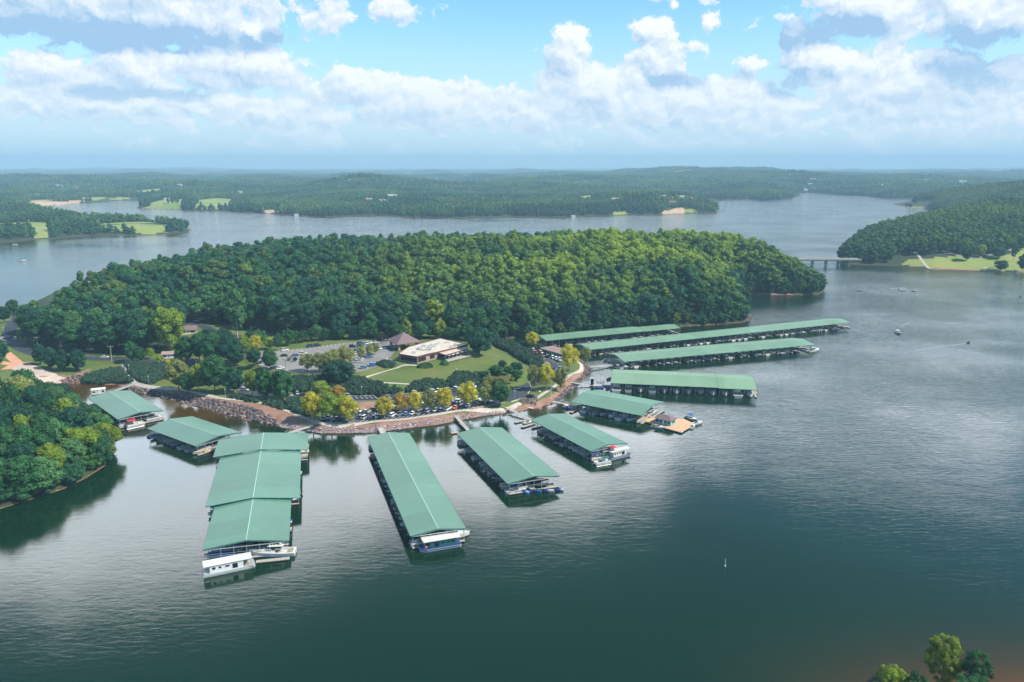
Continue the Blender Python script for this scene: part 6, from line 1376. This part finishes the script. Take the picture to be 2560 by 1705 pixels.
for i, (a, b_) in enumerate(((2022, 647.5), )):
    p0, p1 = P(1988, 648, 8.6), P(2150, 648, 8.6); d = (p1 - p0); rz = math.atan2(d.y, d.x); root = empty('bridge', (p0.x, p0.y, 0), rz); L = d.length
    MB().box((L / 2, 0, 8.2), (L, 10.5, .5)).build('deck', pier, root)
    for s in (-1, 1): MB().box((L / 2, s * 5.1, 9.0), (L, .3, 1.1)).build('parapet', conc, root); MB().box((L / 2, s * 3.5, 7.4), (L, .6, 1.2)).build('girder', pier, root)
    for f_ in (.27, .48, .67, .82):
        b = MB(); b.box((L * f_, 0, 6.6), (1.4, 10, .8))
        for s in (-1, 0, 1): b.cyl((L * f_, s * 3.6, -2), (L * f_, s * 3.6, 6.3), .6, n=10)
        b.build('pier', pier, root)
    tag(root, 'low grey road bridge joining the wooded hill to the park point', 'bridge')
ab = MB().loft([[(x, -w, z0), (x, w, z0), (x, w * .6, z1), (x, -w * .6, z1)] for x, w, z0, z1 in ((0, 14, -2, 7.6), (30, 12, -2, 7.9))])
# picnic shelter, benches
q = GP(2470, 668); root = empty('picnic_shelter', q); MB().box((0, 0, 3.1), (12, 7, .3)).build('roof', steel, root)
for x in (-5, 0, 5):
    for y in (-3, 3): MB().cyl((x, y, 0), (x, y, 3), .15, n=6).build('post', steel, root)
tag(root, 'open picnic shelter with a flat pale roof on the park lawn', 'shelter')
for (px, py, lb) in ((1300, 1015, 'white bench on the reddish bank left of the boat ramp'), (1262, 990, 'bench by the road bend'), (1350, 981, 'pale bench on the grass under the yellow spit tree'), (1130, 1020, 'bench facing the waterside parking')):
    q = GP(px, py); root = empty('bench', q, random.uniform(0, 3)); MB().box((0, 0, .45), (1.6, .45, .07)).build('seat', whitep, root); MB().box((0, .24, .75), (1.6, .06, .4)).build('backrest', whitep, root)
    for s in (-1, 1): MB().box((s * .65, 0, .22), (.08, .4, .44)).build('leg', whitep, root)
    tag(root, lb, 'bench')
for (a, b_, lb) in (((868, 1067), (886, 1063.5), 'low stone wall beside the shore path under the yellow clump'), ((1180, 1024), (1208, 1019), 'low stone wall on the bank below the waterside row'), ((762, 1048), (776, 1052), 'low stone wall at the end of the breakwater path'), ((1256, 1018), (1266, 1019), 'short stone wall at the houseboat-dock gangway')):
    p_, q_ = GP(*a), GP(*b_); o = MB().bar(p_ + Vector((0, 0, .35)), q_ + Vector((0, 0, .35)), .5, 1.1).build('stone_wall', stone); tag(o, lb, 'wall')
# ------------------------------------------------------------------ far houses and towers
redr = mat('reddish roof', (.32, .13, .09), .8); greyr = mat('grey roof', (.3, .3, .32), .8)
HS = [(72, 551, 'w', 1, 'behind the left island field'), (70, 472, 'p', 1, 'on the farmland at far left'), (148, 473, 'w', 2.2, 'on the farmland left of the inlet'), (190, 474, 'r', 1.6, 'right of the big white farmhouse'), (264, 465, 'w', 1.4, 'on the ridge fields'), (418, 511, 'w', 1.2, 'on the shore strip right of the inlet'), (530, 449, 'w', 2.2, 'on the skyline ridge'), (600, 486, 'w', 1.4, 'above the green bay field'), (625, 488, 'p', 1.2, 'at the edge of the wood above the bay field'), (450, 469, 'w', 1.3, 'in the blue woods right of the fields'), (980, 502, 'w', 2.0, 'bright in the clearing above the far shore'), (922, 508, 'p', 1.5, 'left of the clearing above the far shore'), (955, 512, 'p', 1.5, 'among trees left of the clearing'), (1176, 489, 'p', 1.5, 'in the woods right of the clearing'), (1355, 485, 'w', 1.1, 'high on the wooded rise'), (1414, 474, 'w', 1.2, 'on the distant blue slope'), (1538, 522, 'p', 1.5, 'above the sandy landing'), (1432, 538, 'w', .8, 'at the waterline of the far shore'), (1660, 520, 'w', 1.3, 'on the tip of the middle shore'), (1680, 526, 'r', 1.4, 'beside the red bank of the middle shore'), (1700, 520, 'w', 1.4, 'between the tip lawns'), (1730, 519, 'r', 1.5, 'behind the small tip lawn'), (1787, 527, 'w', .9, 'at the very tip of the middle shore'), (652, 526, 'w', 1, 'at the shore left of the dark wood'), (740, 535, 'w', .8, 'at the waterline under the dark wood'), (1140, 441, 'w', 2.4, 'on the far side of the hidden strait'), (1165, 443, 'w', 2.4, 'right of the first one beyond the strait'), (1090, 449, 'w', 1.8, 'at the left end of the hidden strait'), (1240, 463, 'w', 1.5, 'at the right end of the hidden strait'),
      (2012, 478, 'w', 1.6, 'first of the village by the narrows'), (2024, 474, 'w', 1.7, 'second of the village by the narrows'), (2036, 478, 'r', 1.6, 'third of the village by the narrows'), (2048, 475, 'w', 1.8, 'fourth of the village by the narrows'), (2060, 478, 'w', 1.6, 'fifth of the village by the narrows'), (2072, 476, 'r', 1.6, 'sixth of the village by the narrows'), (2030, 468, 'w', 2, 'above the village by the narrows'), (2070, 436, 'w', 3.2, 'under the tall mast'), (2085, 436, 'w', 3, 'right of the mast'), (2112, 478, 'w', 1.3, 'right of the village by the narrows'), (2200, 473, 'w', 1.6, 'on the blue right shore'), (2315, 459, 'w', 2, 'in the pale woods at right'), (2400, 460, 'w', 2.4, 'farther right in the pale woods'), (2412, 461, 'w', 2, 'next to it in the pale woods'), (1360, 467, 'w', 1.6, 'in the pale fields at centre')]
hpro = {}
for k, wm_, rm_ in (('w', whitep, greyr), ('p', creamp, pinkr), ('r', creamp, redr)):
    h_ = hut('house', (0, 0, 0), 13, 8.5, 3.6, 0, wm_, rm_, 'x y z w', -500, 2.6, .5, 4, True, 'house'); kids(h_); hpro[k] = [h_, False]
for i, (px, py, k, sc, lb) in enumerate(HS):
    s_ = hpro[k]; o = dup(s_[0]) if s_[1] else s_[0]; s_[1] = True; q = GP(px, py + 1)
    for c in [o]:
        c.location = (q.x, q.y, q.z + (2 + 3 * sc if sc > 1.2 else 0)); c.rotation_euler = (0, 0, (i * .7) % 1.2 - .6); c.scale = (sc, sc, sc)
    tag(o, '%s house %s' % ({'w': 'white', 'p': 'pinkish-roofed', 'r': 'red-roofed'}[k], lb), 'house', 'far houses along the lake')
q = GP(1794, 534); q = P(1808, 529); r_ = empty('boathouse', q); MB().box((0, 0, 3.6), (11, 8, .6)).build('roof', greyr, r_)
for x in (-4.5, 4.5):
    for y in (-3, 3): MB().cyl((x, y, -1), (x, y, 3.4), .2, n=6).build('post', pier, r_)
MB().box((0, 0, .4), (11, 2, .3)).build('deck', pier, r_); tag(r_, 'open boathouse standing in the water off the middle shore tip', 'boathouse')
for px, h, d, lb in ((2057, 105, 7000, 'thin lattice mast rising over the right skyline'), (1849, 80, 8200, 'small mast on the skyline left of the tall one')):
    X = (px - 1280) / F * d; z = hz_(X, d); b = MB()
    for s, t_ in ((-1, -1), (1, -1), (0, 1)): b.bar((s * 3, t_ * 3, 0), (s * .4, t_ * .4, h), .9)
    for i in range(10): f0 = i / 10; w = 3 - 2.6 * f0; b.bar((-w, -w, h * f0), (w, -w, h * (f0 + .1)), .5); b.bar((w, -w, h * f0), (0, w, h * (f0 + .1)), .5)
    o = b.build('radio_mast', steel, loc=(X, d, z)); tag(o, lb, 'mast')
# unused prototypes
for k, o in list(BOAT.items()):
    if k not in used:
        for c in list(kids(o)):
            for g__ in list(kids(c)): bpy.data.objects.remove(g__)
            bpy.data.objects.remove(c)
        bpy.data.objects.remove(o)
